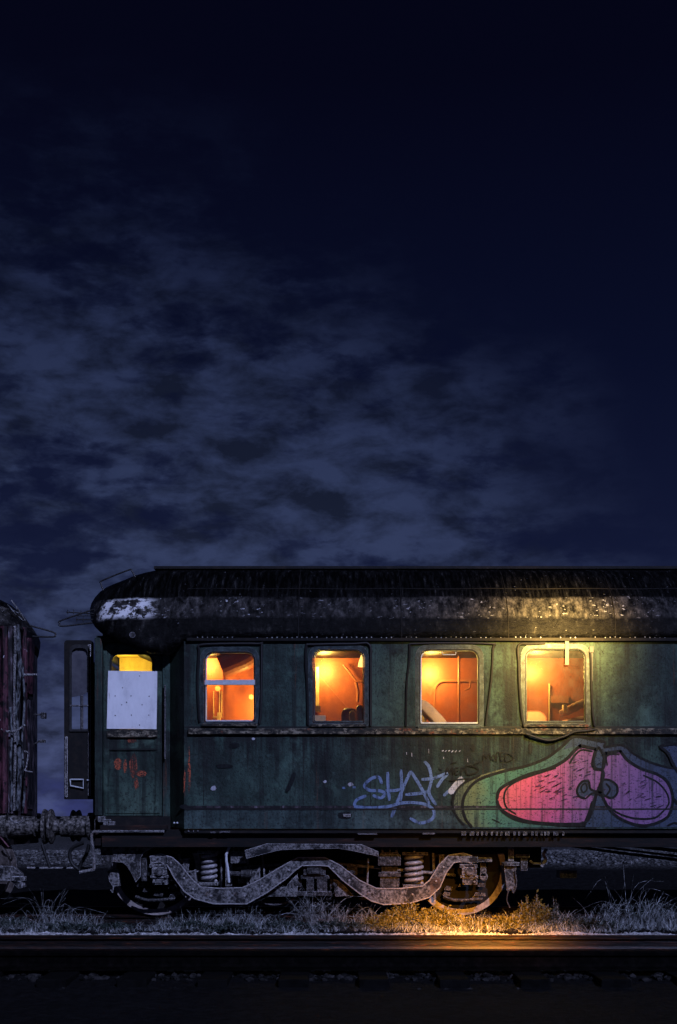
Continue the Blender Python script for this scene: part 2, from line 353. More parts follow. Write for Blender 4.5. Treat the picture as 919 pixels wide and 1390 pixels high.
def ribbon(bm, pts2, w, y, n=5, taper=True):
    """flat painted stroke in the plane y; w in metres"""
    pts = smooth_path([Vector((a, 0, b)) for a, b in pts2], n) if n > 1 and len(pts2) > 2 else [Vector((a, 0, b)) for a, b in pts2]
    L = []; N = len(pts)
    for i, p in enumerate(pts):
        d = (pts[min(i + 1, N - 1)] - pts[max(i - 1, 0)]); d.normalize(); nrm = Vector((-d.z, 0, d.x))
        ww = w / 2 * (1 + .10 * noise.noise(p * 9))
        if taper and i in (0, N - 1): ww *= .6
        L.append((bm.verts.new((p.x + nrm.x * ww, y, p.z + nrm.z * ww)), bm.verts.new((p.x - nrm.x * ww, y, p.z - nrm.z * ww))))
    for (a, b), (c, d) in zip(L, L[1:]): bm.faces.new((a, b, d, c))
def copy_tree(o, parent=None, dx=0):
    c = o.copy(); COL.objects.link(c); c.parent = parent
    for ch in [x for x in bpy.data.objects if x.parent == o]: copy_tree(ch, c)
    c.location.x += dx; return c

# ================================================================== GROUND
def gz(x, y):
    """height of the ground: ballast shoulder in front, dip behind, gravel bank far back"""
    if y < -4.6: z = -.18
    elif y < -2.86: z = -.13
    elif y < -2.74: z = -.13 + (y + 2.86) / .12 * .17
    elif y < -2.2: z = .04
    elif y < -.4: z = .04 - (y + 2.2) / 1.8 * .12
    elif y < 8.6: z = -.10
    elif y < 11.2: z = -.10 + (y - 8.6) / 2.6 * .55
    else: z = .45 + min((y - 11.2) * .004, .35)
    amp = .012 if y < -2.8 else .022
    if y > 8: amp = .03
    return z + amp * noise.noise(Vector((x * 2.3, y * 2.3, 0))) + amp * .5 * noise.noise(Vector((x * 9, y * 9, 3)))
ys = [-40, -20, -14, -10, -8, -7, -6, -5.2, -4.6] + [-4.5 + .15 * i for i in range(11)] + [-2.86, -2.80, -2.74] + [-2.68 + .1 * i for i in range(30)] + \
     [.4 + .4 * i for i in range(20)] + [8.6 + .2 * i for i in range(26)] + [14.5, 16, 18, 21, 25, 30, 40, 60, 100, 200, 500, 1200, 3000]
xs = [-3000, -800, -200, -60, -25, -14, -9] + [-7 + .14 * i for i in range(101)] + [9, 14, 25, 60, 200, 800, 3000]
bm = bmesh.new(); grid = []
for y in ys: grid.append([bm.verts.new((x, y, gz(x, y))) for x in xs])
for a, b in zip(grid, grid[1:]):
    for i in range(len(xs) - 1): bm.faces.new((a[i], a[i + 1], b[i + 1], b[i]))
def ground_mat():
    m, nt, b = newmat('yard_ground')
    g = nt.nodes.new('ShaderNodeNewGeometry'); sx = nt.nodes.new('ShaderNodeSeparateXYZ'); nt.links.new(g.outputs['Position'], sx.inputs[0])
    Y = sx.outputs['Y']
    soil = ramp(nt, noise_n(nt, mapped(nt), 14, 8, .75), [(.42, (.0012, .0012, .0014)), (.66, (.010, .010, .011)), (.78, (.05, .05, .052))])
    grav = ramp(nt, noise_n(nt, mapped(nt), 30, 8, .75), [(.40, (.012, .012, .012)), (.52, (.14, .14, .145)), (.66, (.42, .41, .41))])
    def rng(v, lo, hi):
        n = nt.nodes.new('ShaderNodeMapRange'); n.interpolation_type = 'SMOOTHSTEP'
        nt.links.new(v, n.inputs['Value']); n.inputs['From Min'].default_value = lo; n.inputs['From Max'].default_value = hi; return n.outputs[0]
    wv = nt.nodes.new('ShaderNodeMath'); wv.operation = 'MULTIPLY_ADD'
    nt.links.new(noise_n(nt, mapped(nt), 1.3, 5, .7), wv.inputs[0]); wv.inputs[1].default_value = .8; nt.links.new(Y, wv.inputs[2])
    grav2 = ramp(nt, noise_n(nt, mapped(nt), 18, 8, .75), [(.42, (.004, .004, .004)), (.54, (.06, .06, .062)), (.68, (.22, .22, .22))])
    c = mix(nt, rng(wv.outputs[0], 10.3, 10.9), soil, grav2)
    strip = nt.nodes.new('ShaderNodeMath'); strip.operation = 'MULTIPLY'
    nt.links.new(rng(Y, -2.80, -2.75), strip.inputs[0]); nt.links.new(rng(wv.outputs[0], -1.9, -2.15), strip.inputs[1])
    c = mix(nt, strip.outputs[0], c, grav)
    # thin grass on the far plain
    far = ramp(nt, noise_n(nt, mapped(nt, (.2, .2, .2)), 1, 6, .7), [(.4, (.006, .008, .006)), (.6, (.05, .05, .045))])
    c = mix(nt, rng(Y, 16, 40), c, far)
    nt.links.new(c, b.inputs['Base Color']); b.inputs['Roughness'].default_value = .95; b.inputs['Specular IOR Level'].default_value = .1
    bump(nt, b, noise_n(nt, mapped(nt), 26, 7, .75), 1, .03); return m
g = obj('ground', bm, ground_mat(), smooth=True); tag(g, kind='structure')

def ico_template():
    b = bmesh.new(); bmesh.ops.create_icosphere(b, subdivisions=1, radius=1); b.verts.ensure_lookup_table()
    V = [v.co.copy() for v in b.verts]; Fc = [[v.index for v in f.verts] for f in b.faces]; b.free(); return V, Fc
ICOV, ICOF = ico_template()
def ball(bm, c, r, sc=(1, 1, 1), jit=0):
    vs = [bm.verts.new((c[0] + p.x * r * sc[0] * (1 + R.uniform(-jit, jit)), c[1] + p.y * r * sc[1] * (1 + R.uniform(-jit, jit)), c[2] + p.z * r * sc[2] * (1 + R.uniform(-jit, jit)))) for p in ICOV]
    for f in ICOF: bm.faces.new([vs[i] for i in f])
def stones(name, n, xr, yr, smin, smax, mat, dz=0):
    bm = bmesh.new()
    for i in range(n):
        x, y = R.uniform(*xr), R.uniform(*yr); s = R.uniform(smin, smax)
        ball(bm, (x, y, gz(x, y) + s * .25 + dz), s, (R.uniform(.8, 1.5), R.uniform(.8, 1.4), R.uniform(.5, .9)), .22)
    o = obj(name, bm, mat); tag(o, kind='stuff'); return o
tag(stones('ballast_gravel', 6500, (-5.2, 5.2), (-2.77, -2.36), .012, .026, M['stone']), 'pale ballast gravel heaped behind the nearest rail', 'gravel')
tag(stones('sparse_ballast', 2600, (-5.0, 5.0), (-2.0, 1.0), .012, .034, M['stone_dark']), 'dark oily ballast stones beside the coach track', 'gravel')
tag(stones('bank_gravel', 5000, (-7, 8), (10.3, 13), .02, .05, M['stone_grey']), 'loose pale gravel on the low bank behind the coach', 'gravel')
tag(stones('track_ballast', 2500, (-4.2, 4.2), (-4.9, -2.95), .016, .034, M['stone_dark']), 'black ballast stones between the two nearest rails', 'gravel')

M['rail_black'] = simple('soot_black_rail', [(.45, (.0003, .0003, .0003)), (.70, (.004, .003, .003))], 14, rough=.8, bs=.6, spec=.05)
def rail(Y, ztop, label, x0=-60, x1=60, mat='rail'):
    h = .155
    prof = [(-.065, 0), (.065, 0), (.065, .012), (.014, .028), (.009, .05), (.009, .108), (.034, .122), (.036, .147), (.028, h), (-.028, h), (-.036, .147), (-.034, .122), (-.009, .108), (-.009, .05), (-.014, .028), (-.065, .012)]
    t = thing('rail', (0, Y, ztop - h), label, 'rail', 'rails of the two tracks')
    bm = bmesh.new(); xsr = [x0, -8] + [-7 + .5 * i for i in range(29)] + [9, x1]
    rings = [[bm.verts.new((x, Y + a, ztop - h + b)) for a, b in prof] for x in xsr]
    for a, b in zip(rings, rings[1:]):
        for k in range(len(prof)):
            bm.faces.new((a[k], a[(k + 1) % len(prof)], b[(k + 1) % len(prof)], b[k]))
    obj('rail_profile', bm, M[mat], t)
    bm = bmesh.new(); box(bm, x0, x1, Y - .024, Y + .024, ztop + .0005, ztop + .003)
    obj('running_surface', bm, M['railhead' if mat == 'rail' else mat], t)
rail(-2.83, .075, 'rusty rail nearest the pale gravel strip, front track')
rail(-4.265, .075, 'black rail closest to the viewer at the bottom edge', mat='rail_black')
rail(.73, 0, 'rail under the near wheels of the green coach')
rail(2.165, 0, 'rail under the far wheels of the green coach')
for i in range(14):
    x = -4.2 + .64 * i
    bm = bmesh.new(); box(bm, x - .12, x + .12, -4.85, -2.90, -.20, -.088)
    o = obj('sleeper', bm, M['sleeper'], bevel=.01, loc=(x, -3.6, -.2))
    tag(o, 'oil black timber sleeper under the rails nearest the viewer', 'sleeper', 'sleepers of the front track')

# ================================================================== GREEN COACH
LX = PX(130, .25)
RX = 12.0
coach = thing('railway_coach', (0, 1.45, 0), 'old dark green railway coach with lit orange windows and graffiti', 'railway coach')
WIN = [(277, 884, 347, 981), (424, 881, 495, 982), (569, 881, 651, 984), (712, 880, 796, 982)]
def winrect(w, g=0):
    (x0, z1), (x1, z0) = P(w[0] - g, w[1] - g), P(w[2] + g, w[3] + g)
    return x0, z0, x1, z1
bx0 = PX(250); zt, zs, zb = PZ(866), PZ(1098), PZ(1125); zi = zt + .26
holes = []
for w in WIN:
    x0, z0, x1, z1 = winrect(w, 2); holes.append(rrect(x0, z0, x1, z1, .12, rb=.03))
bm = bmesh.new()
plate(bm, [(bx0, zs), (RX, zs), (RX, zt), (bx0, zt)], 0, .05, holes)
wall = obj('side_wall', bm, M['green'], coach)
bm = bmesh.new(); plate(bm, [(bx0, zb), (RX, zb), (RX, zs - .001), (bx0, zs - .001)], -.006, .05)
obj('lower_side_panel', bm, M['green_low'], coach)
# corner piece leading back to the recessed door
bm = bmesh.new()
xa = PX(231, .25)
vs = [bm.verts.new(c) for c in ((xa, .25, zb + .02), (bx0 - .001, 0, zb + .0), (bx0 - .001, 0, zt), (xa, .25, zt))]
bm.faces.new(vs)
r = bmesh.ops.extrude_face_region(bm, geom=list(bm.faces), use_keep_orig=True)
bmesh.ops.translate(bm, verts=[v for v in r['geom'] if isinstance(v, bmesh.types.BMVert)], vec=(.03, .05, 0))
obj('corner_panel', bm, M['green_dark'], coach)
# far side, ends, floor, ceiling
bm = bmesh.new(); box(bm, LX, RX, 2.85, 2.9, zb, zt); obj('far_side_wall', bm, M['green'], coach)
bm = bmesh.new(); box(bm, LX + .01, RX, .30, 2.85, zb, zb + .06); obj('floor', bm, M['int_dark'], coach)
bm = bmesh.new(); box(bm, PX(232, .25) + .1, RX, .10, 2.75, zi - .02, zi); box(bm, PX(232, .25) + .1, RX, .06, .10, zt - .02, zi); obj('ceiling', bm, M['int_part'], coach)
bm = bmesh.new(); box(bm, LX, LX + .04, .30, 1.0, zb, zt); box(bm, LX, LX + .04, 1.9, 2.85, zb, zt); box(bm, LX, LX + .04, 1.0, 1.9, PZ(880), zt)
box(bm, RX - .04, RX, .05, 2.85, zb, zt); obj('end_wall', bm, M['green_dark'], coach)

# --- roof
prof0 = [(0.0, 0.0), (.012, .10), (.03, .20), (.07, .30), (.15, .42), (.26, .54), (.40, .66), (.58, .785), (.80, .89), (1.08, .97), (1.45, 1.0)]
def roof_section(px, ytop, yeave, wf):
    eY = 1.45 - 1.475 * wf
    ze = PZ(yeave, max(eY, 0)); ztp = PZ(ytop, 1.45); out = []
    for a, b in prof0:
        Y = 1.45 - (1.45 - a) * 1.475 / 1.45 * wf
        out.append(((px - CX) * (D + max(Y, 0)) / F if px < 300 else PX(px), Y, ze + (ztp - ze) * b))
    for x, Y, z in out[-2::-1]: out.append((x, 2.9 - Y, z))
    return out
st = [(122, 827, 832, .10), (124, 821, 843, .45), (129, 814, 851, .72), (136, 807, 858, .86), (145, 801, 864, .93), (157, 796, 868, .965), (170, 791, 873, .985), (184, 785, 879, 1), (198, 781, 884, 1), (209, 778.6, 886.5, 1),
      (221, 778, 887, 1), (232, 778, 883, 1), (241, 778, 875, 1), (252, 778, 868, 1)]
st += [(270 + 24 * i, 778 + .25 * math.sin(i), 868, 1) for i in range(48)] + [(CX + RX * F / D, 778, 868, 1)]
bm = bmesh.new(); rings = []
for s in st:
    sec = roof_section(*s); rings.append([bm.verts.new(c) for c in sec])
for a, b in zip(rings, rings[1:]):
    for k in range(len(a) - 1): bm.faces.new((a[k], a[k + 1], b[k + 1], b[k]))
bm.faces.new(rings[0]); bm.faces.new(rings[-1][::-1])
for a, b in zip(rings, rings[1:]):
    bm.faces.new((a[0], b[0], b[-1], a[-1]))          # soffit
roof = obj('roof', bm, M['roof'], coach)
for p in roof.data.polygons: p.use_smooth = abs(p.normal.z) < .999 and len(p.vertices) == 4
# drip strip and eave rivets
bm = bmesh.new(); box(bm, PX(254), RX, -.045, -.026, PZ(870.5), PZ(866.5)); obj('drip_strip', bm, M['black_iron'], roof)
bm = bmesh.new()
for i in range(96):
    x = PX(262) + i * .058
    if R.random() < .35: continue
    ball(bm, (x, -.046, PZ(866) + R.uniform(-.004, .004)), R.uniform(.004, .0085))
obj('eave_rivets', bm, M['sash'], roof)
bm = bmesh.new()                                       # raised seams across the roof sheets
for px in (405, 545, 690, 835):
    pts = [(PX(px), 1.45 - (1.45 - a) * 1.0172 - .006, PZ(868) + (PZ(778, 1.45) - PZ(868)) * b + .006) for a, b in prof0]
    tube(bm, pts, .005, 6)
obj('sheet_seam', bm, M['black_iron'], roof)
bm = bmesh.new(); box(bm, PX(215, 1.45), RX, 1.05, 1.85, PZ(778, 1.45) - .02, PZ(776.6, 1.45))
obj('roof_walkway', bm, M['black_iron'], roof)
bm = bmesh.new()
for s, z0 in ((.62, 0),):                    # longitudinal lap joints
    for a, b in zip(prof0, prof0[1:]):
        if a[1] <= s <= b[1]:
            k = (s - a[1]) / (b[1] - a[1]); Y = a[0] + (b[0] - a[0]) * k
            Yw = 1.45 - (1.45 - Y) * 1.0172; z = PZ(868) + (PZ(778, 1.45) - PZ(868)) * s
            tube(bm, [(PX(250) + i * .3, Yw - .003, z + .004 * math.sin(i * 1.7)) for i in range(38)], .006, 6)
obj('lap_joint', bm, M['black_iron'], roof)
bm = bmesh.new(); lathe(bm, [(0, .0), (.0, .035), (.03, .03), (.04, 0.001)][1:], (PX(180), -.02, PZ(862)), 'Y', 14)
obj('marker_lamp', bm, M['iron_dark'], roof)
# wire grab loops on the roof end
bm = bmesh.new(); ptube(bm, [(141, 803), (137, 792), (139, 788), (174, 774), (179, 775), (184, 784)], .9, .010, 8, 4); obj('wire_loop', bm, M['wire'], roof)
bm = bmesh.new(); ptube(bm, [(128, 827), (84, 842), (81, 846), (85, 850), (128, 845)], .6, .010, 8, 4); obj('wire_loop', bm, M['wire'], roof)
bm = bmesh.new()
ptube(bm, [(90, 831), (128, 833)], .6, .008); ptube(bm, [(103, 841), (128, 841)], .6, .008); ptube(bm, [(96, 836), (128, 836)], .6, .005)
for x, y in ((92, 831), (100, 831), (110, 832), (119, 832), (104, 841), (113, 841)): ptube(bm, [(x, y - 3.5), (x, y + 3)], .6, .005)
obj('connector_pins', bm, M['wire'], roof)

# --- sill rail, ridges, rivets
bm = bmesh.new(); plate(bm, PL([(256, 989), (1850, 989), (1850, 997), (256, 997)]), -.045, -.001)
obj('sill_rail', bm, M['sillpaint'], coach, bevel=.006)
bm = bmesh.new(); box(bm, PX(250), RX, -.014, -.0065, PZ(1099.3), PZ(1097.3)); obj('panel_joint', bm, M['rubber'], coach)
bm = bmesh.new(); box(bm, PX(250), RX, -.010, -.001, PZ(1096.8), PZ(1093.8)); obj('joint_strip', bm, M['sootwall'], coach)
bm = bmesh.new(); box(bm, PX(250), RX, -.004, -.001, PZ(988), PZ(986)); obj('sill_shadow_strip', bm, M['rubber'], coach)
bm = bmesh.new()
def rivet(x, z, r, y=-.006):
    ball(bm, (x, y, z), r, (1, .6, 1))
for i in range(160):
    rivet(PX(258 + i * 9.2) + R.uniform(-.004, .004), PZ(1117.5), .0115)
    if i % 2: rivet(PX(258 + i * 9.2), PZ(1104), .011)
for k in range(11): rivet(PX(272), PZ(1005 + k * 8.2), .009, -.001)
for px in (412, 548, 700, 862):
    for k in range(11): rivet(PX(px), PZ(1004 + k * 8.4), .007, -.001)
obj('rivets', bm, M['green_low'], coach)
bm = bmesh.new()
for px in (276.5, 412, 503, 548, 697, 862): box(bm, PX(px) - .004, PX(px) + .004, -.004, -.001, PZ(1093), PZ(998))
obj('panel_seams', bm, M['rubber'], coach)

# --- windows
def window(i, w, label):
    Yf = -.012
    x0, z0, x1, z1 = winrect(w)
    bm = bmesh.new()
    plate(bm, rrect(x0 - .045, z0 - .03, x1 + .045, z1 + .05, .14, rb=.02), Yf, .0025 - .004, [rrect(x0, z0, x1, z1, .115, rb=.02)])
    fr = obj('window', bm, M['frame'], coach, loc=((x0 + x1) / 2, 0, z0)); fr.modifiers.new('b', 'BEVEL').width = .003
    fr['label'] = label
    bm = bmesh.new()
    plate(bm, rrect(x0 + .001, z0 + .001, x1 - .001, z1 - .001, .114, rb=.02), -.009, .045, [rrect(x0 + .014, z0 + .014, x1 - .014, z1 - .014, .10, rb=.015)])
    obj('window_seal', bm, M['rubber'], fr)
    bm = bmesh.new()
    plate(bm, rrect(x0 + .016, z0 + .015, x1 - .016, z1 - .016, .098, rb=.015), .012, .036, [rrect(x0 + .030, z0 + .032, x1 - .024, z1 - .024, .09, rb=.012)])
    obj('sash', bm, M['sash'] if i in (0, 2) else M['frame'], fr, bevel=.003)
    bm = bmesh.new(); plate(bm, rrect(x0 + .02, z0 + .02, x1 - .02, z1 - .02, .09, rb=.012), .022, .026); obj('pane', bm, M['glass'], fr)
    bm = bmesh.new(); box(bm, x0 - .02, x1 + .02, -.05, -.0125, z0 - .045, z0 - .012); obj('sill', bm, M['sillpaint'] if i != 2 else M['frame'], fr, bevel=.005)
    return fr
fr1 = window(0, WIN[0], 'window split by a pale horizontal bar, nearest the boarded door')
fr2 = window(1, WIN[1], 'single pane window with a sloping bunk behind it')
fr3 = window(2, WIN[2], 'window with pale sash and top handle, pillow inside')
fr4 = window(3, WIN[3], 'window with a white strip hanging over its top edge')
bm = bmesh.new(); x0, z0, x1, z1 = winrect(WIN[0]); box(bm, x0 + .008, x1 - .006, -.02, .008, PZ(930), PZ(923)); obj('crossbar', bm, M['sash'], fr1, bevel=.004)
bm = bmesh.new(); ptube(bm, [(353, 938), (344, 979)], -.02, .007); obj('loose_strut', bm, M['frame'], fr1)
bm = bmesh.new(); tube(bm, [(PX(600), .008, PZ(885)), (PX(601), -.015, PZ(889)), (PX(618), -.015, PZ(889)), (PX(619), .008, PZ(885))], .006, 6); obj('pull_handle', bm, M['sash'], fr3)
bm = bmesh.new(); box(bm, PX(766.5), PX(771.5), -.035, -.014, PZ(903), PZ(868)); obj('hanging_strip', bm, M['white_strip'], fr4)
bm = bmesh.new(); box(bm, PX(799.5), PX(805), -.035, -.014, PZ(886), PZ(878)); box(bm, PX(801), PX(804), -.022, -.0135, PZ(925), PZ(886)); obj('bracket', bm, M['white_strip'], fr4)
# perished seals standing off around the windows
def loose(pix, w=.03, par=None, y=-.016, r=None):
    bm = bmesh.new(); ptube(bm, pix, y, r or w / 2, 7, 4); obj('loose_seal', bm, M['rubber'], par)
loose([(271, 980), (268, 930), (270, 885), (271, 876), (300, 874), (352, 874), (355, 878), (354, 960), (352, 982)], .034, fr1)
loose([(418, 984), (417, 930), (415, 900), (416, 877), (424, 875), (480, 874), (501, 875), (503, 900), (503, 985)], .034, fr2)
loose([(551, 986), (552, 930), (555, 900), (556, 874)], .026, fr3)
loose([(556, 874), (600, 873), (668, 874), (669, 880), (667, 920), (662, 960), (659, 984)], .026, fr3)
loose([(740, 873), (720, 874), (704, 876), (704, 900), (705, 930), (708, 970), (712, 990), (716, 997)], .034, fr4)
loose([(801, 884), (802, 900), (802.5, 930), (804, 965), (807, 986)], .034, fr4)
loose([(714, 996), (728, 1001), (746, 1005), (765, 1000), (780, 993.5), (795, 992), (808, 990)], .03, fr4, -.058)

# --- recessed side door
Yd = .25
door = thing('x', (0, 0, 0), 'x', 'x'); bpy.data.objects.remove(door)
wd = (151, 887, 208, 1002)
def pr(a, b, Y, **k): (x0, z0), (x1, z1) = P(*a, Y), P(*b, Y); return rrect(x0, z0, x1, z1, **k)
bm = bmesh.new(); plate(bm, PL([(129, 866), (139.5, 866), (139.5, 1107), (129, 1107)], Yd), Yd - .03, Yd + .06); obj('door_pillar', bm, M['green'], coach, bevel=.006)
bm = bmesh.new(); plate(bm, PL([(221, 866), (231, 866), (231, 1110), (221, 1110)], Yd), Yd - .03, Yd + .06); obj('door_pillar', bm, M['green'], coach, bevel=.006)
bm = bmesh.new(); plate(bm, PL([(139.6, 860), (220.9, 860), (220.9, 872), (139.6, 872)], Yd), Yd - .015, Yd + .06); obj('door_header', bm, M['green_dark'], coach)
bm = bmesh.new()
plate(bm, pr((140.5, 873), (220, 1107), Yd, r=.10, rb=.005), Yd, Yd + .04, [pr((151, 887), (208, 990), Yd, r=.10, rb=.01)])
door = obj('side_door', bm, M['door'], coach, loc=(PX(180, Yd), Yd, PZ(1107, Yd)))
q_ = bmesh.new(); plate(q_, PL([(129.5, 862), (231, 862), (231, 1121), (129.5, 1121)], Yd), Yd + .062, Yd + .08, [pr((149, 885), (210, 992), Yd, r=.10, rb=.01)]); obj('door_light_block', q_, M['green_dark'], coach)  # added unseen plate, stops vestibule light leaking round the door
q_ = bmesh.new(); box(q_, PX(129.5, .2), PX(231, .2), .2, Yd + .06, PZ(1127, .2), PZ(1108, .2)); obj('threshold', q_, M['black_iron'], coach)
bm = bmesh.new(); plate(bm, pr((143, 876), (217.5, 1104), Yd, r=.10, rb=.005), Yd - .014, Yd - .001, [pr((149, 883), (211, 1101), Yd, r=.09, rb=.005)]); obj('raised_frame', bm, M['door'], door, bevel=.004)
bm = bmesh.new(); plate(bm, pr((149.5, 885), (209.5, 1000), Yd, r=.10, rb=.01), Yd - .022, Yd - .002, [pr((152, 889), (206.5, 990), Yd, r=.085, rb=.01)]); obj('window_seal', bm, M['rubber'], door)
bm = bmesh.new(); plate(bm, pr((150, 886), (209, 990), Yd, r=.09), Yd + .01, Yd + .014); obj('pane', bm, M['glass'], door)
bm = bmesh.new(); plate(bm, PL([(147.5, 911), (214, 911.5), (213, 990), (145.5, 989.5)], Yd), Yd - .034, Yd - .024)
bd = obj('white_board', bm, M['board'], door); bd['label'] = 'white board nailed over the lower door window'
bm = bmesh.new()
for x, y in ((157, 945), (178.5, 945), (203, 945.5), (166, 957), (172.5, 953.5), (193.5, 957), (157, 971.5), (179, 971), (202.5, 971), (190, 918), (190, 984.5), (167, 934)):
    X, Z = P(x, y, Yd); r = bmesh.ops.create_icosphere(bm, subdivisions=1, radius=.0075); bmesh.ops.translate(bm, verts=r['verts'], vec=(X, Yd - .035, Z))
obj('nails', bm, M['rubber'], bd)
bm = bmesh.new(); plate(bm, PL([(146, 992), (214, 992), (214, 1001), (146, 1001)], Yd), Yd - .04, Yd - .002); obj('door_sill', bm, M['sillpaint'], door, bevel=.004)
bm = bmesh.new(); plate(bm, PL([(148, 1016), (214, 1016), (214, 1018.5), (148, 1018.5)], Yd), Yd - .02, Yd - .002); obj('door_moulding', bm, M['green_dark'], door)
bm = bmesh.new()
def blob(cx, cy, rx, ry, Y, y, seed, n=18, rough=.35):
    pts = []
    for k in range(n):
        a = 2 * math.pi * k / n; q = 1 + rough * noise.noise(Vector((math.cos(a) * 2 + seed, math.sin(a) * 2, seed)))
        pts.append(P(cx + rx * q * math.cos(a), cy + ry * q * math.sin(a), Y))
    plate(bm, pts, y, y)
blob(160, 1037, 5, 8, Yd, Yd - .002, 1); blob(181, 1040, 5.5, 17, Yd, Yd - .002, 2); blob(170, 1040, 2.5, 9, Yd, Yd - .002, 3); blob(192, 1050, 7, 4, Yd, Yd - .003, 4); blob(185, 1063, 3, 8, Yd, Yd - .003, 5)
blob(179, 1005, 6, 3.5, Yd, Yd - .002, 8)
obj('rust_patches', bm, M['g_rust'], door)
bm = bmesh.new(); blob(257, 1040, 1.6, 24, 0, -.008, 5, rough=1.2); blob(250.8, 1060, 1.3, 16, 0, -.009, 7, rough=1.2); obj('rust_patches', bm, M['g_rust'], coach)
bm = bmesh.new(); ptube(bm, [(224, 930), (224, 1030)], Yd - .08, .012); obj('door_grab_rail', bm, M['iron_dark'], coach)
bm = bmesh.new(); box(bm, PX(139.6, Yd), PX(229, Yd), .05, .24, PZ(1127, .05), PZ(1120, .05)); obj('door_step', bm, M['rust_iron'], coach, bevel=.006)
bm = bmesh.new(); ptube(bm, [(124, 1181), (128, 1178), (127, 1160), (124.5, 1140), (125, 1131), (130, 1129), (150, 1128.5), (223, 1128.5)], .06, .018, 8, 3); ptube(bm, [(108, 1184), (124, 1181)], .06, .018)
obj('step_pipe', bm, M['iron'], coach)

# --- opened gangway door standing out at the coach end
Yg = .55
bm = bmesh.new()
plate(bm, pr((87, 869), (126, 1085), Yg, r=.04, rb=.01), Yg, Yg + .06, [pr((96, 877), (121, 991), Yg, r=.07, rb=.01)])
gd = obj('end_door', bm, M['black_iron'], coach, bevel=.004, loc=(PX(126, Yg), Yg, PZ(1085, Yg))); gd['label'] = 'dark narrow end door standing open at the coach end'
bm = bmesh.new(); plate(bm, pr((94.5, 875), (122.5, 993), Yg, r=.08, rb=.01), Yg - .02, Yg - .001, [pr((97.5, 880), (119.5, 990), Yg, r=.07, rb=.01)]); obj('window_frame', bm, M['wire'], gd, bevel=.003)
bm = bmesh.new(); plate(bm, PL([(97, 879), (121, 879), (121, 938), (112, 943), (97, 946)], Yg), Yg + .02, Yg + .025); obj('pane', bm, M['smoke_glass'], gd)
bm = bmesh.new(); ptube(bm, [(95, 958), (124, 958)], Yg - .02, .010); ptube(bm, [(111, 944), (111, 991)], Yg, .018); obj('window_bar', bm, M['iron_dark'], gd)
bm = bmesh.new(); ptube(bm, [(95, 1058), (113, 1058), (113, 1070), (96, 1066.5), (95, 1058)], Yg - .03, .009); ptube(bm, [(118, 1059), (122, 1059)], Yg - .03, .009); obj('handle', bm, M['sash'], gd)
bm = bmesh.new(); plate(bm, pr((88.5, 1000), (92, 1082), Yg, r=.005), Yg - .02, Yg - .001); plate(bm, pr((120, 875), (123.5, 1080), Yg, r=.005), Yg - .02, Yg - .001); obj('edge_strip', bm, M['iron'], gd)
# folded gangway behind
bm = bmesh.new(); box(bm, PX(122, .8), LX, 1.0, 1.9, zb, PZ(885)); obj('gangway_frame', bm, M['black_iron'], coach)

# --- graffiti on the side
def Z3(pts): return PL([(600 + a / 2.88, 980 + b / 2.88) for a, b in pts])
def Z2(pts): return PL([(440 + a / 3.83, 980 + b / 3.83) for a, b in pts])
def sm(pts, n=5):
    return [(v.x, v.z) for v in smooth_path([(a, 0, b) for a, b in pts], n)]
gm = bmesh.new()
plate(gm, sm(Z3([(110, 410), (75, 385), (48, 350), (38, 315), (50, 275), (85, 238), (140, 212), (220, 188), (250, 185), (200, 225), (150, 260), (95, 300), (85, 350), (110, 410)])), -.0085, -.0085)
g_root = obj('graffiti', gm, M['g_outer'], coach); g_root['label'] = 'large graffiti of pink and violet bubble shapes with black outlines'
bm = bmesh.new()
plate(bm, sm(Z3([(115, 411), (90, 370), (80, 320), (95, 270), (150, 225), (240, 192), (330, 172), (410, 140), (470, 95), (515, 58), (560, 65), (600, 74), (610, 110), (520, 140), (440, 175), (350, 200), (270, 235), (228, 270), (222, 320), (250, 360), (330, 390), (420, 400), (440, 411), (300, 412)])) , -.0092, -.0092)
obj('teal_paint', bm, M['g_teal'], g_root)
bm = bmesh.new()
plate(bm, sm(Z3([(515, 58), (575, 66), (640, 80), (638, 96), (690, 92), (720, 100), (745, 120), (800, 150), (860, 175), (919, 185), (960, 200), (960, 411), (560, 411), (585, 300), (600, 180), (590, 100), (540, 92), (505, 100), (470, 110)]), 1), -.0098, -.0098)
obj('blue_paint', bm, M['g_blue'], g_root)
Lb = [(213, 305), (225, 265), (270, 235), (340, 205), (420, 182), (480, 150), (515, 115), (538, 95), (540, 93), (542, 94), (598, 106), (601, 108), (600, 112), (588, 160), (594, 180), (600, 185), (625, 190), (628, 220), (600, 290), (588, 340), (560, 392), (500, 400), (420, 398), (330, 388), (260, 362), (225, 335), (213, 305)]
Rb = [(628, 188), (632, 150), (639, 124), (641, 122), (644, 122), (694, 114), (697, 115), (699, 118), (725, 150), (775, 182), (840, 205), (880, 235), (900, 285), (898, 330), (880, 372), (830, 398), (775, 405), (715, 388), (665, 355), (635, 310), (625, 280), (622, 240), (628, 188)]
bm = bmesh.new(); plate(bm, sm(Z3(Lb), 3), -.0104, -.0104); obj('pink_bubble', bm, M['g_pink'], g_root)
bm = bmesh.new(); plate(bm, sm(Z3(Rb), 3), -.0110, -.0110); obj('violet_bubble', bm, M['g_pink'], g_root)
bm = bmesh.new(); plate(bm, sm(Z3([(530, 290), (528, 260), (545, 235), (570, 232), (578, 265), (600, 275), (618, 270), (622, 235), (650, 228), (680, 250), (682, 280), (655, 295), (625, 285), (600, 292), (570, 285), (552, 300), (530, 290)]), 3), -.0116, -.0116); obj('blue_eyes', bm, M['g_blue'], g_root)
bm = bmesh.new(); yo = [-.0122]
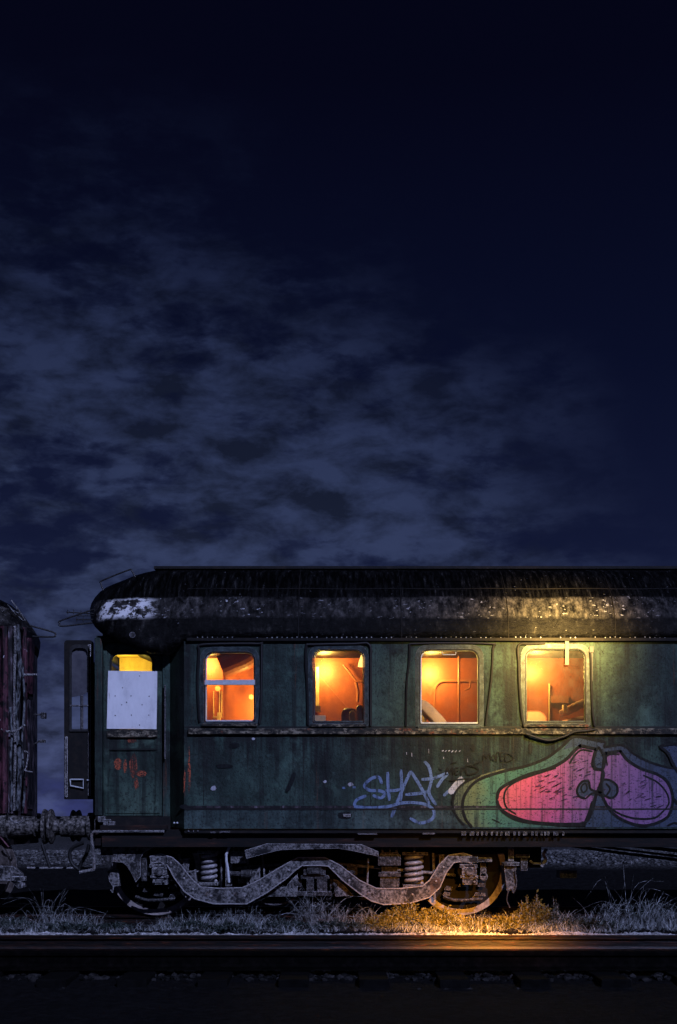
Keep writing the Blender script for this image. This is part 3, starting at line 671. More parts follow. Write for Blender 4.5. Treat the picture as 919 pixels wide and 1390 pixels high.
def stroke(b, pts, w, n=5):
    yo[0] -= .00025; ribbon(b, pts, w, yo[0], n)
k = 1 / 116 / 2.88
stroke(bm, Z3(Lb), 13 * k); stroke(bm, Z3(Rb), 12 * k)
for pts, w in (([(118, 412), (92, 380), (80, 330), (92, 280), (140, 228), (240, 193), (330, 172), (410, 140), (470, 95), (515, 58), (575, 66), (640, 80)], 9),
               ([(85, 404), (58, 370), (42, 330), (50, 280), (85, 240), (150, 208)], 7),
               ([(445, 180), (380, 200), (300, 228), (255, 258), (242, 295), (252, 335), (290, 362)], 6),
               ([(497, 165), (515, 135), (545, 110), (588, 116)], 6), ([(640, 80), (636, 98), (690, 90), (722, 100), (745, 122), (800, 152), (870, 175), (930, 183)], 7),
               ([(645, 172), (645, 132), (695, 125)], 5), ([(560, 395), (578, 350), (590, 310)], 12), ([(232, 350), (300, 385), (420, 400), (560, 405)], 9),
               ([(785, 208), (840, 235), (876, 275), (886, 315), (870, 345)], 5), ([(628, 290), (650, 330), (700, 362), (760, 378), (830, 375), (868, 345)], 6),
               ([(590, 165), (605, 185), (630, 180), (634, 140), (612, 100), (604, 112)], 8), ([(560, 300), (535, 290), (527, 265), (545, 235), (572, 232), (580, 262), (612, 274)], 7),
               ([(605, 275), (622, 272), (622, 232), (650, 226), (682, 248), (682, 282), (655, 297), (605, 268)], 7), ([(546, 248), (560, 240), (566, 262), (552, 276), (543, 262), (546, 248)], 5),
               ([(640, 240), (656, 262), (642, 288)], 6), ([(560, 300), (590, 278), (625, 290)], 6), ([(320, 55), (370, 70), (425, 76), (480, 62), (520, 48)], 4), ([(195, 380), (225, 393)], 5),
               ([(905, 300), (919, 318), (940, 325)], 10), ([(850, 98), (880, 120), (905, 170), (925, 200)], 8), ([(848, 95), (890, 88), (940, 84)], 8), ([(880, 405), (905, 395), (925, 398)], 6)):
    stroke(bm, Z3(pts), w * 1.25 * k)
obj('black_outline', bm, M['g_black'], g_root)
bm = bmesh.new(); plate(bm, sm(Z3([(850, 98), (890, 90), (960, 85), (960, 190), (915, 180), (880, 130)]), 1), -.0089, -.0089); obj('blue_corner_paint', bm, M['g_blue'], g_root)
bm = bmesh.new()                                        # dark dry-brush marks inside the bubbles
for i in range(70):
    cx, cy = R.choice(((430, 250), (380, 270), (700, 260), (520, 200), (460, 320), (780, 300), (560, 160)))
    x, y = cx + R.gauss(0, 38), cy + R.gauss(0, 30); l = R.uniform(8, 26)
    stroke(bm, Z3([(x, y), (x + l, y - l * R.uniform(.1, .5))]), R.uniform(2, 5) * k, 1)
obj('dry_brush_marks', bm, M['g_soot'], g_root)
# blue spray tag
bm = bmesh.new(); yo[0] = -.0075; k2 = 1 / 116 / 3.83
for pts in ([(300, 322), (285, 288), (245, 295), (210, 330), (235, 355), (290, 358), (316, 374), (292, 396), (252, 380)], [(330, 260), (332, 330), (340, 410)], [(400, 248), (402, 330), (398, 410)], [(318, 355), (360, 357), (402, 350)],
            [(350, 497), (375, 430), (420, 320), (450, 255)], [(450, 255), (500, 335), (548, 430)], [(422, 378), (490, 372), (550, 360)], [(520, 205), (545, 235), (557, 300), (545, 370), (582, 432)],
            [(505, 300), (570, 292), (640, 268), (612, 300), (585, 342)], [(155, 437), (170, 405), (220, 383)], [(155, 440), (240, 447), (330, 440), (400, 422), (470, 420), (530, 430), (570, 462), (560, 505), (500, 525), (445, 500)],
            [(620, 385), (650, 360), (682, 372)]):
    stroke(bm, Z2(pts), 16 * k2)
for x, y in ((103, 343), (155, 340)): stroke(bm, Z2([(x - 8, y), (x + 8, y)]), 18 * k2, 1)
t = obj('spray_tag', bm, M['g_tag'], coach); t['label'] = 'looping pale blue sprayed letters SHAT with a long underline'
bm = bmesh.new(); stroke(bm, Z2([(722, 290), (690, 325), (650, 372)]), 34 * k2); stroke(bm, Z2([(125, 325), (140, 318), (150, 330)]), 9 * k2)
for x in (612, 628, 645, 662, 680, 700): stroke(bm, Z2([(x, 152 + (x % 3) * 3), (x + 9, 148)]), 8 * k2, 1)
for x, y, l in ((428, 158, 12), (455, 160, 20), (543, 140, 26), (620, 182, 10), (745, 190, 20)): stroke(bm, Z2([(x, y), (x + 1, y + l)]), 5 * k2, 1)
obj('white_paint_marks', bm, M['g_white'], coach)
bm = bmesh.new()
for pts in ([(630, 275), (640, 238), (650, 268), (664, 238), (672, 275)], [(700, 238), (682, 240), (684, 272), (704, 268)], [(684, 255), (700, 252)], [(712, 276), (712, 238), (728, 245), (714, 258)], [(735, 225), (742, 272), (785, 266), (802, 248), (775, 232), (735, 225)], [(650, 306), (700, 300), (762, 293)], [(778, 222), (808, 208)], [(594, 240), (612, 252)], [(660, 215), (690, 208)]):
    stroke(bm, Z2(pts), 8 * k2, 1 if len(pts) < 3 else 3)
obj('marker_tag', bm, M['g_marker'], coach)
bm = bmesh.new()
for pts in ([(160, 152), (164, 126), (174, 142), (185, 122), (192, 150)], [(200, 128), (195, 140), (203, 150), (209, 138), (200, 128)], [(213, 158), (213, 121), (226, 124), (216, 138)], [(240, 120), (229, 122), (230, 152), (243, 150)], [(230, 136), (240, 135)], [(250, 122), (248, 152), (270, 150), (278, 140), (266, 126), (246, 120)]):
    stroke(bm, Z3(pts), 4.4 * k, 1 if len(pts) < 3 else 3)
t = obj('marker_tag', bm, M['g_marker'], coach); t['label'] = 'small black hand lettering MOPED above the big graffiti'
bm = bmesh.new(); stroke(bm, PL([(400, 1049), (396, 1060), (389, 1075)]), .055, 3); obj('scorch_mark', bm, M['g_soot'], coach)
bm = bmesh.new()
for x, y, r in ((290, 1070, 4), (441, 1061, 2.4), (475, 1065, 3), (344, 1003, 2.2)): blob(x, y, r, r * .8, 0, -.004, x)
obj('paint_drops', bm, M['g_white'], coach)
bm = bmesh.new()
for x, y, rx, ry in ((318, 1012, 7, 4), (468, 1107, 10, 5), (642, 1015, 3, 5), (720, 1016, 3, 8), (305, 1040, 12, 3), (250, 1095, 6, 3)): blob(x, y, rx, ry, 0, -.009, x)
obj('soot_spots', bm, M['g_soot'], coach)
bm = bmesh.new(); box(bm, PX(466), PX(476), -.03, -.0065, PZ(1109), PZ(1105)); obj('lamp_bracket', bm, M['iron'], coach, bevel=.003)
bm = bmesh.new()
for x, y in ((253, 1117), (257, 1117)): r = bmesh.ops.create_icosphere(bm, subdivisions=2, radius=.013); bmesh.ops.translate(bm, verts=r['verts'], vec=(PX(x - 18), .1, PZ(y)))
obj('bolt_heads', bm, M['sash'], coach)

# --- underframe
bm = bmesh.new(); box(bm, PX(138, .1), RX, .10, .16, PZ(1150, .1), PZ(1126, .1)); box(bm, PX(128, .1), RX, .14, 2.76, PZ(1148, .1), PZ(1126.5, .1)); obj('solebar', bm, M['rust_iron'], coach, bevel=.004)
bm = bmesh.new(); box(bm, PX(250), RX, .02, .12, PZ(1131), PZ(1125.6)); obj('lower_trim', bm, M['black_iron'], coach)
bm = bmesh.new()
for a, b, y in ((486, 512, 1132), (574, 590, 1131.5), (286, 292, 1130), (298, 300, 1130), (255, 256.5, 1128), (262, 263, 1128), (268, 269, 1128), (300, 312, 1129)): box(bm, PX(a), PX(b), .0, .02, PZ(y + .9), PZ(y - .9))
for i in range(24): x = 625 + i * 6 + R.uniform(-2, 2); box(bm, PX(x), PX(x + 2.5), .005, .02, PZ(1134), PZ(1129))
obj('underframe_clips', bm, M['iron_dark'], coach)
bm = bmesh.new()
for o_, r in ((0, .022), (7, .014), (12, .018)): ptube(bm, [(600, 1136 + o_ * .4), (700, 1129 + o_ * .8), (760, 1134 + o_), (860, 1148 + o_), (1100, 1176 + o_)], .5, r, 8, 4)
obj('brake_pipe', bm, M['black_iron'], coach)
bm = bmesh.new(); box(bm, PX(128, .2), PX(138, .2), .2, 2.7, PZ(1152, .2), PZ(1112, .2)); obj('headstock', bm, M['iron_dark'], coach, bevel=.005)
# buffers
def buffer(par, x_face, x_base, Y, z, s):
    """s=-1: face towards -X"""
    L = abs(x_base - x_face); bm = bmesh.new()
    lathe(bm, [(0, .19), (s * -.0, .20), (s * -.02, .215), (s * -.035, .215), (s * -.045, .19), (s * -.07, .10), (s * -L * .25, .085), (s * -L * .26, .125), (s * -L * .85, .135), (s * -L * .86, .17), (s * -L, .17)][1:], (x_face, Y, z), 'X', 28)
    obj('buffer', bm, M['buffer'], par, smooth=False, bevel=.004)
for Y in (.62, 2.28): buffer(coach, PX(67, .62), PX(129, .62), Y, PZ(1122, .62), -1)
bm = bmesh.new(); ptube(bm, [(113, 1144), (97, 1152), (95, 1165), (100, 1175), (108, 1181)], .45, .022, 8, 4); ptube(bm, [(121, 1146), (117, 1160), (110, 1172), (107, 1180)], .45, .022, 8, 4); obj('brake_hose', bm, M['rubber'], coach)
bm = bmesh.new(); ptube(bm, [(37, 1178), (128, 1178.5)], .75, .012); obj('uncoupling_bar', bm, M['iron'], coach)
bm = bmesh.new()
for x, y in ((133, 1116), (140, 1120), (146, 1123)): pbox(bm, (x, y), (x + 9, y - 8), .1, .2)
obj('bracket', bm, M['iron'], coach, bevel=.005)

# ---------------- bogie (thing part > sub-parts)
Yb = .25
up = [(203, 1163), (218, 1159), (234, 1164), (246, 1175), (260, 1193), (272, 1204), (298, 1206), (329, 1205), (349, 1196), (381, 1177), (404, 1164), (441, 1164), (462, 1175), (488, 1195), (511, 1206), (544, 1206), (573, 1203), (583, 1195), (596, 1174), (609, 1161), (629, 1158), (641, 1162)]
lo = [(641, 1172), (629, 1169), (616, 1171), (606, 1184), (597, 1205), (583, 1218), (557, 1226), (521, 1228), (504, 1223), (488, 1213), (465, 1195), (446, 1176), (436, 1175), (410, 1175), (400, 1182), (391, 1191), (362, 1212), (335, 1227), (290, 1227), (264, 1220), (250, 1210), (236, 1191), (228, 1176), (218, 1170), (204, 1172)]
bm = bmesh.new(); plate(bm, PL(up + lo, Yb), Yb, Yb + .10)
bogie = obj('bogie', bm, M['iron'], coach, bevel=.008, loc=(PX(418, Yb), Yb, 0)); bogie['label'] = 'rusty swan neck bogie carrying the coach end'
bm = bmesh.new()
for line in (up, lo[::-1]):
    tube(bm, [(x, Yb - .002, z) for x, z in PL(line, Yb)], .0075, 6)
obj('highlight_edge', bm, M['spring'], bogie)  # thin pale tubes added to draw highlight lines along the frame
bm = bmesh.new()
for (bx_, by_) in ((232, 1171), (250, 1192), (262, 1207), (286, 1216), (332, 1216), (356, 1203), (392, 1181), (452, 1179), (474, 1195), (500, 1212), (560, 1214), (592, 1196), (602, 1177)):
    lathe(bm, [(0, .013), (-.014, .013), (-.018, .007)], (PX(bx_, Yb), Yb + .001, PZ(by_, Yb)), 'Y', 6)
obj('rivet_heads', bm, M['spring'], bogie)
def bpart(name, mat, fn, bev=.006, smooth=False):
    bm = bmesh.new(); fn(bm); return obj(name, bm, M[mat], bogie, bevel=bev, smooth=smooth)
bpart('equalising_beam', 'iron', lambda b: plate(b, PL([(332, 1154), (362, 1145), (491, 1146), (514, 1156), (514, 1163), (482, 1156), (459, 1152), (381, 1154), (349, 1162), (334, 1166)], .05), .05, .15))
def coil(name, x0, x1, y0, y1, turns):
    cx, r = PX((x0 + x1) / 2, .3), (PX(x1, .3) - PX(x0, .3)) / 2
    def f(b):
        n = turns * 20; pts = []
        for i in range(n + 1):
            a = 2 * math.pi * i / 20; pts.append((cx + (r - .02) * math.cos(a), .42 + (r - .02) * math.sin(a), PZ(y1, .3) + (PZ(y0, .3) - PZ(y1, .3)) * i / n))
        tube(b, pts, .0225, 8)
    bpart('coil_spring', 'spring', f, 0, True)
    def g(b):
        pbox(b, (x0 - 3, y0 - 1), (x1 + 5, y0 - 5), .28, .56); pbox(b, (x0 - 2, y1 + 5), (x1 + 2, y1 + 1), .28, .56)
        ptube(b, [((x0 + x1) / 2, y0 - 5), ((x0 + x1) / 2, y0 - 17)], .4, .014)
    bpart('spring_seat', 'iron', g)
coil('c', 271, 294, 1160, 1197, 5); coil('c', 549, 576, 1162, 1200, 5)
def blk1(b):
    pbox(b, (313, 1156), (337, 1172), .26, .44); pbox(b, (316, 1157), (318, 1150), .3, .33); pbox(b, (323, 1157), (325, 1151), .3, .33); pbox(b, (331, 1157), (333, 1150), .3, .33)
    pbox(b, (315, 1183), (333, 1189), .3, .4); pbox(b, (335, 1172), (338, 1203), .34, .4); pbox(b, (306, 1172), (315, 1203), .4, .5)
bpart('spring_block', 'iron', blk1)
def blk2(b):
    pbox(b, (513, 1160), (544, 1175), .26, .44); pbox(b, (516, 1157), (541, 1162), .27, .43)
    for x in (518, 528, 537): pbox(b, (x, 1157), (x + 2.5, 1151), .3, .34)
    pbox(b, (514, 1184), (544, 1190), .28, .4); pbox(b, (516, 1190), (542, 1204), .32, .44); pbox(b, (518, 1175), (540, 1184), .36, .46)
bpart('spring_block', 'iron_dark', blk2)
bpart('hanger_block', 'iron', lambda b: (pbox(b, (339, 1175), (353, 1203), .3, .4), pbox(b, (355, 1204), (392, 1217), .36, .5)))
bpart('release_lever', 'sash', lambda b: ptube(b, [(316, 1142), (307, 1160), (309, 1178), (311, 1198)], .2, .016, 8, 2), 0)
bpart('damper', 'iron_dark', lambda b: lathe(b, [(0, .03), (.12, .03), (.12, .05), (.24, .05), (.25, .02)], (PX(314, .28), .27, PZ(1186, .28)), 'X', 14), .003)
def centre(b):
    pbox(b, (412, 1174.5), (442, 1188), .30, .42); pbox(b, (417, 1177), (436, 1186), .27, .30); pbox(b, (408, 1188), (447, 1193), .33, .5)
    pbox(b, (416, 1193), (426, 1213), .33, .45); pbox(b, (430, 1193), (444, 1211), .34, .45); pbox(b, (404, 1210), (450, 1216), .33, .48)
bpart('bolster', 'iron_dark', centre)
bpart('gusset', 'iron', lambda b: plate(b, PL([(452, 1193), (462, 1196), (480, 1216), (455, 1217)], .35), .35, .38))
bpart('gusset', 'iron', lambda b: plate(b, PL([(404, 1186), (404, 1217), (385, 1217), (390, 1200)], .35), .35, .38))
bpart('cross_member', 'rust_iron', lambda b: (pbox(b, (170, 1148), (690, 1158), .62, .9), pbox(b, (240, 1205), (600, 1214), .9, 1.1), box(b, PX(200), PX(660), 2.5, 2.62, .3, .45)), .004)
bpart('transom', 'black_iron', lambda b: (pbox(b, (262, 1152), (578, 1196), 1.15, 1.7), pbox(b, (300, 1196), (545, 1222), 1.2, 1.65)), .01)
bpart('far_side_frame', 'black_iron', lambda b: plate(b, [(x, z) for x, z in PL(up + lo, Yb)], 2.55, 2.65), .006)
bpart('brake_beam', 'black_iron', lambda b: (pbox(b, (255, 1176), (275, 1216), .95, 1.9), pbox(b, (565, 1176), (585, 1216), .95, 1.9), pbox(b, (640, 1140), (735, 1178), 1.0, 1.8)), .006)
# guard bracket left of the left axle box
bpart('horn_guide', 'iron', lambda b: plate(b, PL([(153, 1149), (164, 1145), (175, 1143.5), (202, 1146), (211, 1149), (196, 1157), (191, 1165), (191, 1190), (184, 1198), (179, 1187), (172, 1176), (166, 1171), (153, 1170)], .22), .22, .3))
bpart('horn_guide', 'iron_dark', lambda b: (plate(b, PL([(136, 1152), (153, 1150), (153, 1176), (138, 1174)], .24), .24, .32), pbox(b, (206, 1151), (221, 1146), .2, .3), pbox(b, (212, 1146), (215, 1142), .22, .28), pbox(b, (192, 1157), (199, 1196), .28, .36)))
bpart('brake_shoe', 'iron', lambda b: (plate(b, PL([(146, 1182), (152, 1179), (161, 1180), (162, 1203), (153, 1203), (148, 1196)], .4), .4, .55), ptube(b, [(154, 1203), (153, 1212), (150, 1208)], .4, .008)))
bpart('brake_shoe', 'iron', lambda b: (plate(b, PL([(258, 1184), (265, 1180), (268, 1200), (262, 1206)], .42), .42, .55),))
bpart('gusset', 'iron', lambda b: plate(b, PL([(245, 1166), (258, 1165), (255, 1186), (250, 1181)], .38), .38, .41))
def axlebox(b, cx, warm=0):
    pbox(b, (cx - 12, 1163), (cx + 12, 1171), .24, .45); pbox(b, (cx - 13, 1173), (cx + 11, 1178), .22, .45); pbox(b, (cx - 10, 1178), (cx + 10, 1188), .20, .45)
    pbox(b, (cx - 12, 1188), (cx + 12, 1192), .22, .45); pbox(b, (cx - 9, 1192), (cx + 11, 1201), .24, .45)
    lathe(b, [(0, .05), (-.02, .05), (-.03, .03)], (PX(cx, .2), .2, PZ(1183, .2)), 'Y', 16)
    for dx, y in ((-8, 1176), (8, 1176), (-8, 1190), (9, 1190), (-6, 1197), (7, 1197)):
        lathe(b, [(0, .014), (-.02, .014), (-.022, .008)], (PX(cx + dx, .21), .215, PZ(y, .21)), 'Y', 6)
bpart('axle_box', 'iron', lambda b: axlebox(b, 216), .005)
bpart('axle_box', 'iron', lambda b: axlebox(b, 637), .005)
def lowbits(cx):
    def f(b):
        for i in range(7):
            x = cx + R.uniform(-24, 28); y = 1204 + R.uniform(-3, 14); s = R.uniform(3, 8)
            plate(b, PL([(x - s, y + 2), (x - s * .5, y - s * .6), (x + s, y - 2), (x + s * .8, y + s * .5)], .4), .4 + i * .01, .48 + i * .01)
        ptube(b, [(cx - 28, 1217), (cx - 10, 1222), (cx + 25, 1220)], .45, .022, 8, 3)
    return f
bpart('brake_rigging', 'iron_dark', lowbits(212), .004); bpart('brake_rigging', 'iron_dark', lowbits(630), .004)
for i, (a_, b_, y_, r_) in enumerate((((228, 1186), (404, 1172), .5, .018), ((452, 1172), (618, 1188), .5, .018), ((300, 1166), (300, 1228), .44, .014), ((355, 1150), (360, 1200), .34, .012), ((500, 1165), (498, 1212), .36, .012), ((588, 1158), (590, 1222), .5, .016), ((243, 1160), (252, 1216), .5, .016))):
    bpart('pull_rod', 'iron', lambda b: ptube(b, [a_, b_], y_, r_), 0)
for i, (x_, y_) in enumerate(((372, 1186), (478, 1183), (402, 1199), (455, 1201), (330, 1194))):
    bpart('casting', 'iron_dark', lambda b: (pbox(b, (x_ - 7, y_ - 7), (x_ + 7, y_ + 5), .4, .55), lathe(b, [(0, .035), (-.05, .035), (-.06, .015)], (PX(x_, .4), .4, PZ(y_, .4)), 'Y', 10)), .005)
bpart('brake_chain', 'iron_dark', lambda b: ptube(b, [(345, 1205), (352, 1222), (372, 1228), (396, 1222), (408, 1205)], .5, .012, 6, 4), 0)
# wheels
Rw = .56
def wheel(cx, Y, s):
    c = (PX(cx, .73), Y, Rw); bm = bmesh.new()
    prof = [(.065, .10), (.0651, Rw - .10), (.075, Rw - .085), (.075, Rw - .005), (.0, Rw), (-.045, Rw), (-.05, Rw + .012), (-.07, Rw + .012), (-.07, Rw - .085), (-.03, Rw - .11), (-.012, Rw - .13), (-.012, .16), (-.04, .13), (-.09, .11), (-.09, .05)]
    lathe(bm, [(-a * s, r) for a, r in prof], c, 'Y', 56)
    o = obj('wheel_disc', bm, M['black_iron'], bogie, bevel=.004, loc=c)
    bm = bmesh.new(); t_ = [(.078, Rw - .075), (.080, Rw - .004), (.002, Rw + .001), (-.045, Rw + .001), (-.05, Rw + .013), (-.072, Rw + .013), (-.074, Rw - .075)]
    pr_ = [(-a * s, r) for a, r in t_]; rr_ = []
    for d, r in pr_: rr_.append([bm.verts.new((c[0] + r * math.cos(2 * math.pi * k / 64), c[1] + d, c[2] + r * math.sin(2 * math.pi * k / 64))) for k in range(64)])
    for a in range(len(rr_)):
        A, B = rr_[a], rr_[(a + 1) % len(rr_)]
        for k in range(64): bm.faces.new((A[k], A[(k + 1) % 64], B[(k + 1) % 64], B[k]))
    return obj('tyre', bm, M['tyre'], bogie, loc=c)
def wheel2(cx, Y, s):
    w = wheel(cx, Y, s); 
    return w
for cx in (213, 625):
    wheel(cx, .73, 1); wheel(cx, 2.17, -1)
    bm = bmesh.new(); lathe(bm, [(.3, .075), (2.6, .075)], (PX(cx, .73), 0, Rw), 'Y', 16); obj('axle', bm, M['black_iron'], bogie)
bpart('end_post', 'iron', lambda b: (pbox(b, (690, 1149), (697.5, 1169), .3, .36), lathe(b, [(0, .11), (.04, .11), (.05, .05)], (PX(693, .35), .35, PZ(1175, .35)), 'Z', 18), plate(b, PL([(684, 1175), (701, 1175), (698, 1209), (688, 1209)], .3), .3, .38)), .004)
bpart('end_post_hook', 'iron_dark', lambda b: (ptube(b, [(699, 1182), (701, 1200), (697, 1212), (694, 1206)], .28, .010, 8, 3), ptube(b, [(690, 1210), (688, 1222), (692, 1232)], .3, .009, 8, 3), pbox(b, (700, 1160), (719, 1164), .3, .4), pbox(b, (707, 1164), (716, 1182), .33, .4)))
bpart('hanging_link', 'iron', lambda b: (ptube(b, [(742, 1152), (738, 1160), (741, 1167), (735, 1176)], .4, .02, 8, 3), ptube(b, [(720, 1168), (724, 1172), (734, 1172)], .4, .014, 8, 2)), 0)
bpart('sand_box', 'iron_dark', lambda b: pbox(b, (760, 1182), (783, 1192), .7, .95), .004)
bpart('frame_end_block', 'iron', lambda b: (pbox(b, (596, 1160), (603, 1176), .4, .5), pbox(b, (646, 1164), (668, 1170), .3, .45), pbox(b, (652, 1170), (660, 1190), .4, .5), lathe(b, [(0, .05), (.1, .05)], (PX(662), .4, PZ(1190, .4)), 'Y', 14)))

# ---------------- cabin interior
def part(name, mat, fn, bev=0, par=None, label=None):
    bm = bmesh.new(); fn(bm); o = obj(name, bm, M[mat], par or coach, bevel=bev)
    if label: o['label'] = label
    return o
Yw = 1.75
part('corridor_wall', 'int_wall', lambda b: box(b, PX(236, .25) + .1, 6.0, Yw, Yw + .03, zb + .06, zi - .03))
for px in (236, 386, 531, 684, 850):
    part('partition', 'int_wall' if px == 236 else 'int_part', lambda b: box(b, PX(px, .2) - .015 + (.12 if px == 236 else 0), PX(px, .2) + .015 + (.12 if px == 236 else 0), (.11), Yw, zb + .06, zi - .03))
part('vestibule_wall', 'int_yellow', lambda b: box(b, LX + .06, PX(232, .25) + .1, 1.55, 1.58, zb + .06, zt + .1))
part('vestibule_ceiling', 'int_yellow', lambda b: box(b, LX + .05, PX(232, .25) + .09, .33, 2.7, PZ(875, .3), PZ(873, .3)))
# cabin 1: curved cupboard door and trims
part('cupboard_panel', 'int_wall', lambda b: (lambda pts: plate(b, pts, 1.70, 1.73))(rrect(PX(287, 1.7), PZ(990, 1.7), PX(303, 1.7), PZ(905, 1.7), .02)), .004)
def c1(b):
    for q_ in (290, 298, 301): ptube(b, [(q_, 938), (q_, 974)], 1.69, .006)
    lathe(b, [(0, .036), (-.02, .036), (-.02, .012)], (PX(295, 1.6), 1.66, PZ(934, 1.6)), 'Y', 16); lathe(b, [(0, .030), (-.02, .030), (-.025, .01)], (PX(341, 1.6), 1.6, PZ(946, 1.6)), 'Y', 14)
    pbox(b, (289, 972), (299, 975), 1.62, 1.68); pbox(b, (295, 967), (299, 982), 1.60, 1.66)
part('cabin_fittings', 'cloth', c1)
part('shade_roll', 'int_wall', lambda b: tube(b, [(PX(300, 1.3), 1.35, PZ(905, 1.3)), (PX(330, 1.3), 1.35, PZ(893, 1.3)), (PX(368, 1.3), 1.35, PZ(868, 1.3))], .16, 20))  # made-up slanting roll, placed to shade a diagonal band across the cabin
# cabin 2: sloping bunk, rail and lamp shade
part('sloping_berth', 'int_wall', lambda b: plate(b, PL([(425, 912), (432, 915), (476, 965), (478, 995), (425, 995)], 1.68), 1.68, 1.74), .01)
part('corner_post', 'cloth', lambda b: pbox(b, (428.5, 905), (433, 962), 1.60, 1.66), .004)
part('post_foot', 'cloth', lambda b: (pbox(b, (428, 958), (435, 966), .9, 1.0), pbox(b, (425, 971), (442, 992), .7, .9)), .006)
part('berth_bracket', 'int_trim', lambda b: (ptube(b, [(466, 902), (484, 925), (496, 925)], 1.68, .014, 8), ptube(b, [(483, 926), (486, 940), (485, 953)], 1.66, .020, 8, 2)))
part('reading_lamp', 'bulb', lambda b: lathe(b, [(0, .055), (.06, .045), (.16, .012)], (PX(492, .75), .75, PZ(905, .75)), 'Z', 18))
# cabin 3: rounded panel outline on the corridor wall, pipe, hook
def c3(b):
    ro = lambda a, c, r: rrect(*P(a[0], a[1], 1.7), *P(c[0], c[1], 1.7), r)
    plate(b, ro((588, 922), (700, 1020), .14), 1.72, 1.748, [ro((591, 925), (697, 1017), .12)])
part('panel_moulding', 'int_trim', c3)
part('vertical_pipe', 'int_trim', lambda b: tube(b, [(PX(624, 1.5), 1.6, zb + .06), (PX(624, 1.5), 1.6, zi - .03)], .017, 10))
part('coat_hook', 'int_trim', lambda b: ptube(b, [(639, 924), (637, 934), (631, 937)], 1.6, .011, 8, 3))
part('panel_shelf', 'int_trim', lambda b: pbox(b, (600, 981), (660, 990), 1.4, 1.7))
part('panel_strip', 'cloth', lambda b: pbox(b, (745, 928), (746.4, 980), 1.70, 1.73))
part('small_panel', 'int_trim', lambda b: pbox(b, (748, 944), (772, 954), 1.70, 1.745))

def cushion(name, c, size, rot, mat, label, cat, group=None):
    bm = bmesh.new(); r = bmesh.ops.create_uvsphere(bm, u_segments=28, v_segments=16, radius=1)
    for v in bm.verts:
        p = v.co
        q = Vector([math.copysign(abs(a) ** .62, a) for a in p])
        q += q * .07 * noise.noise(p * 2.2 + Vector(c)) + q * .03 * noise.noise(p * 6)
        v.co = Vector((q.x * size[0], q.y * size[1], q.z * size[2]))
    bmesh.ops.rotate(bm, verts=bm.verts, matrix=__import__('mathutils').Euler(rot).to_matrix(), cent=(0, 0, 0))
    bmesh.ops.translate(bm, verts=bm.verts, vec=c)
    o = obj(name, bm, M[mat], None, smooth=True, loc=c); tag(o, label, cat, group); return o
def at(px, py, Y): X, Z = P(px, py, Y); return (X, Y, Z)
cushion('bolster_pillow', at(588, 972, .7), (.25, .12, .075), (0, .80, 0), 'cloth', 'pale rolled pillow leaning in the window with the top handle', 'pillow')
cushion('crumpled_sheet', at(571, 972, .8), (.08, .12, .10), (0, .2, 0), 'cloth', 'crumpled pale sheet behind the rolled pillow', 'sheet')
cushion('pillow', at(792, 984, .9), (.34, .2, .10), (0, -.12, .1), 'cloth_red', 'soft pink pillow at the right of the window beside the hanging white strip', 'pillow')
cushion('blanket_roll', at(785, 958, 1.15), (.26, .15, .055), (0, -.42, 0), 'cloth_red', 'dusky blanket roll lying above the pink pillow', 'blanket')
cushion('folded_blanket', at(718, 984, .8), (.20, .2, .055), (0, .05, 0), 'cloth', 'pale blanket edge at the lower left of the window beside the hanging strip', 'blanket')
cushion('soap_bar', at(767, 962, .95), (.035, .02, .055), (0, -.25, 0), 'cloth', 'small pale oval held on the blanket roll', 'soap')
cushion('hanging_cloth', at(479, 977, .8), (.045, .03, .11), (0, -.08, 0), 'cloth', 'pale cloth hanging over the low edge behind the single pane window', 'cloth')
cushion('leather_bag', at(474, 972, 1.05), (.10, .08, .10), (0, 0, 0), 'int_dark', 'dark leather bag standing beside the hanging cloth', 'bag')
cushion('dark_coat', at(489, 975, .9), (.055, .06, .16), (0, -.05, 0), 'int_dark', 'dark coat slumped at the right edge of the single pane window', 'coat')

# ================================================================== CRIMSON COACH at the left edge
c2 = thing('railway_coach', (-6.0, 1.45, 0), 'faded crimson railway coach end with vertical pipes at the left edge', 'railway coach')
xL = -12.0
def endX(y): return -4.29 + .34 * (1 - ((y - 1.45) / 1.45) ** 2)
part('side_wall', 'pink', lambda b: (box(b, xL, endX(0), 0, .05, PZ(1108), 3.3), box(b, xL, endX(0), 2.85, 2.9, PZ(1108), 3.3)), 0, c2)
bm = bmesh.new(); ring = [(endX(2.9 * i / 24), 2.9 * i / 24) for i in range(25)]
va = [bm.verts.new((x, y, PZ(1108))) for x, y in ring]; vb = [bm.verts.new((x, y, 3.32)) for x, y in ring]
for i in range(len(ring) - 1): bm.faces.new((va[i], va[i + 1], vb[i + 1], vb[i]))
obj('end_wall', bm, M['sootwall'], c2, smooth=False)
def sec2(xc, ztop, ze, wf):
    out = []
    for a_, b_ in prof0: out.append((1.45 - (1.45 - a_) * wf, ze + (ztop - ze) * b_))
    out = out + [(2.9 - y, z) for y, z in out[-2::-1]]
    return [(xc - .37 * ((y - 1.45) / 1.45) ** 2, y, z) for y, z in out]
bm = bmesh.new(); rings = []
for sct in ((-3.92, 3.42, 3.30, .82), (-3.90, 3.55, 3.29, .93), (-3.98, 3.68, 3.28, .98), (-4.08, 3.82, 3.28, 1.01), (-4.2, 3.92, 3.28, 1.017), (-4.36, 4.0, 3.28, 1.017), (-4.6, 4.08, 3.28, 1.017), (-5.2, 4.16, 3.28, 1.017), (-12, 4.2, 3.28, 1.017)):
    rings.append([bm.verts.new(c) for c in sec2(*sct)])
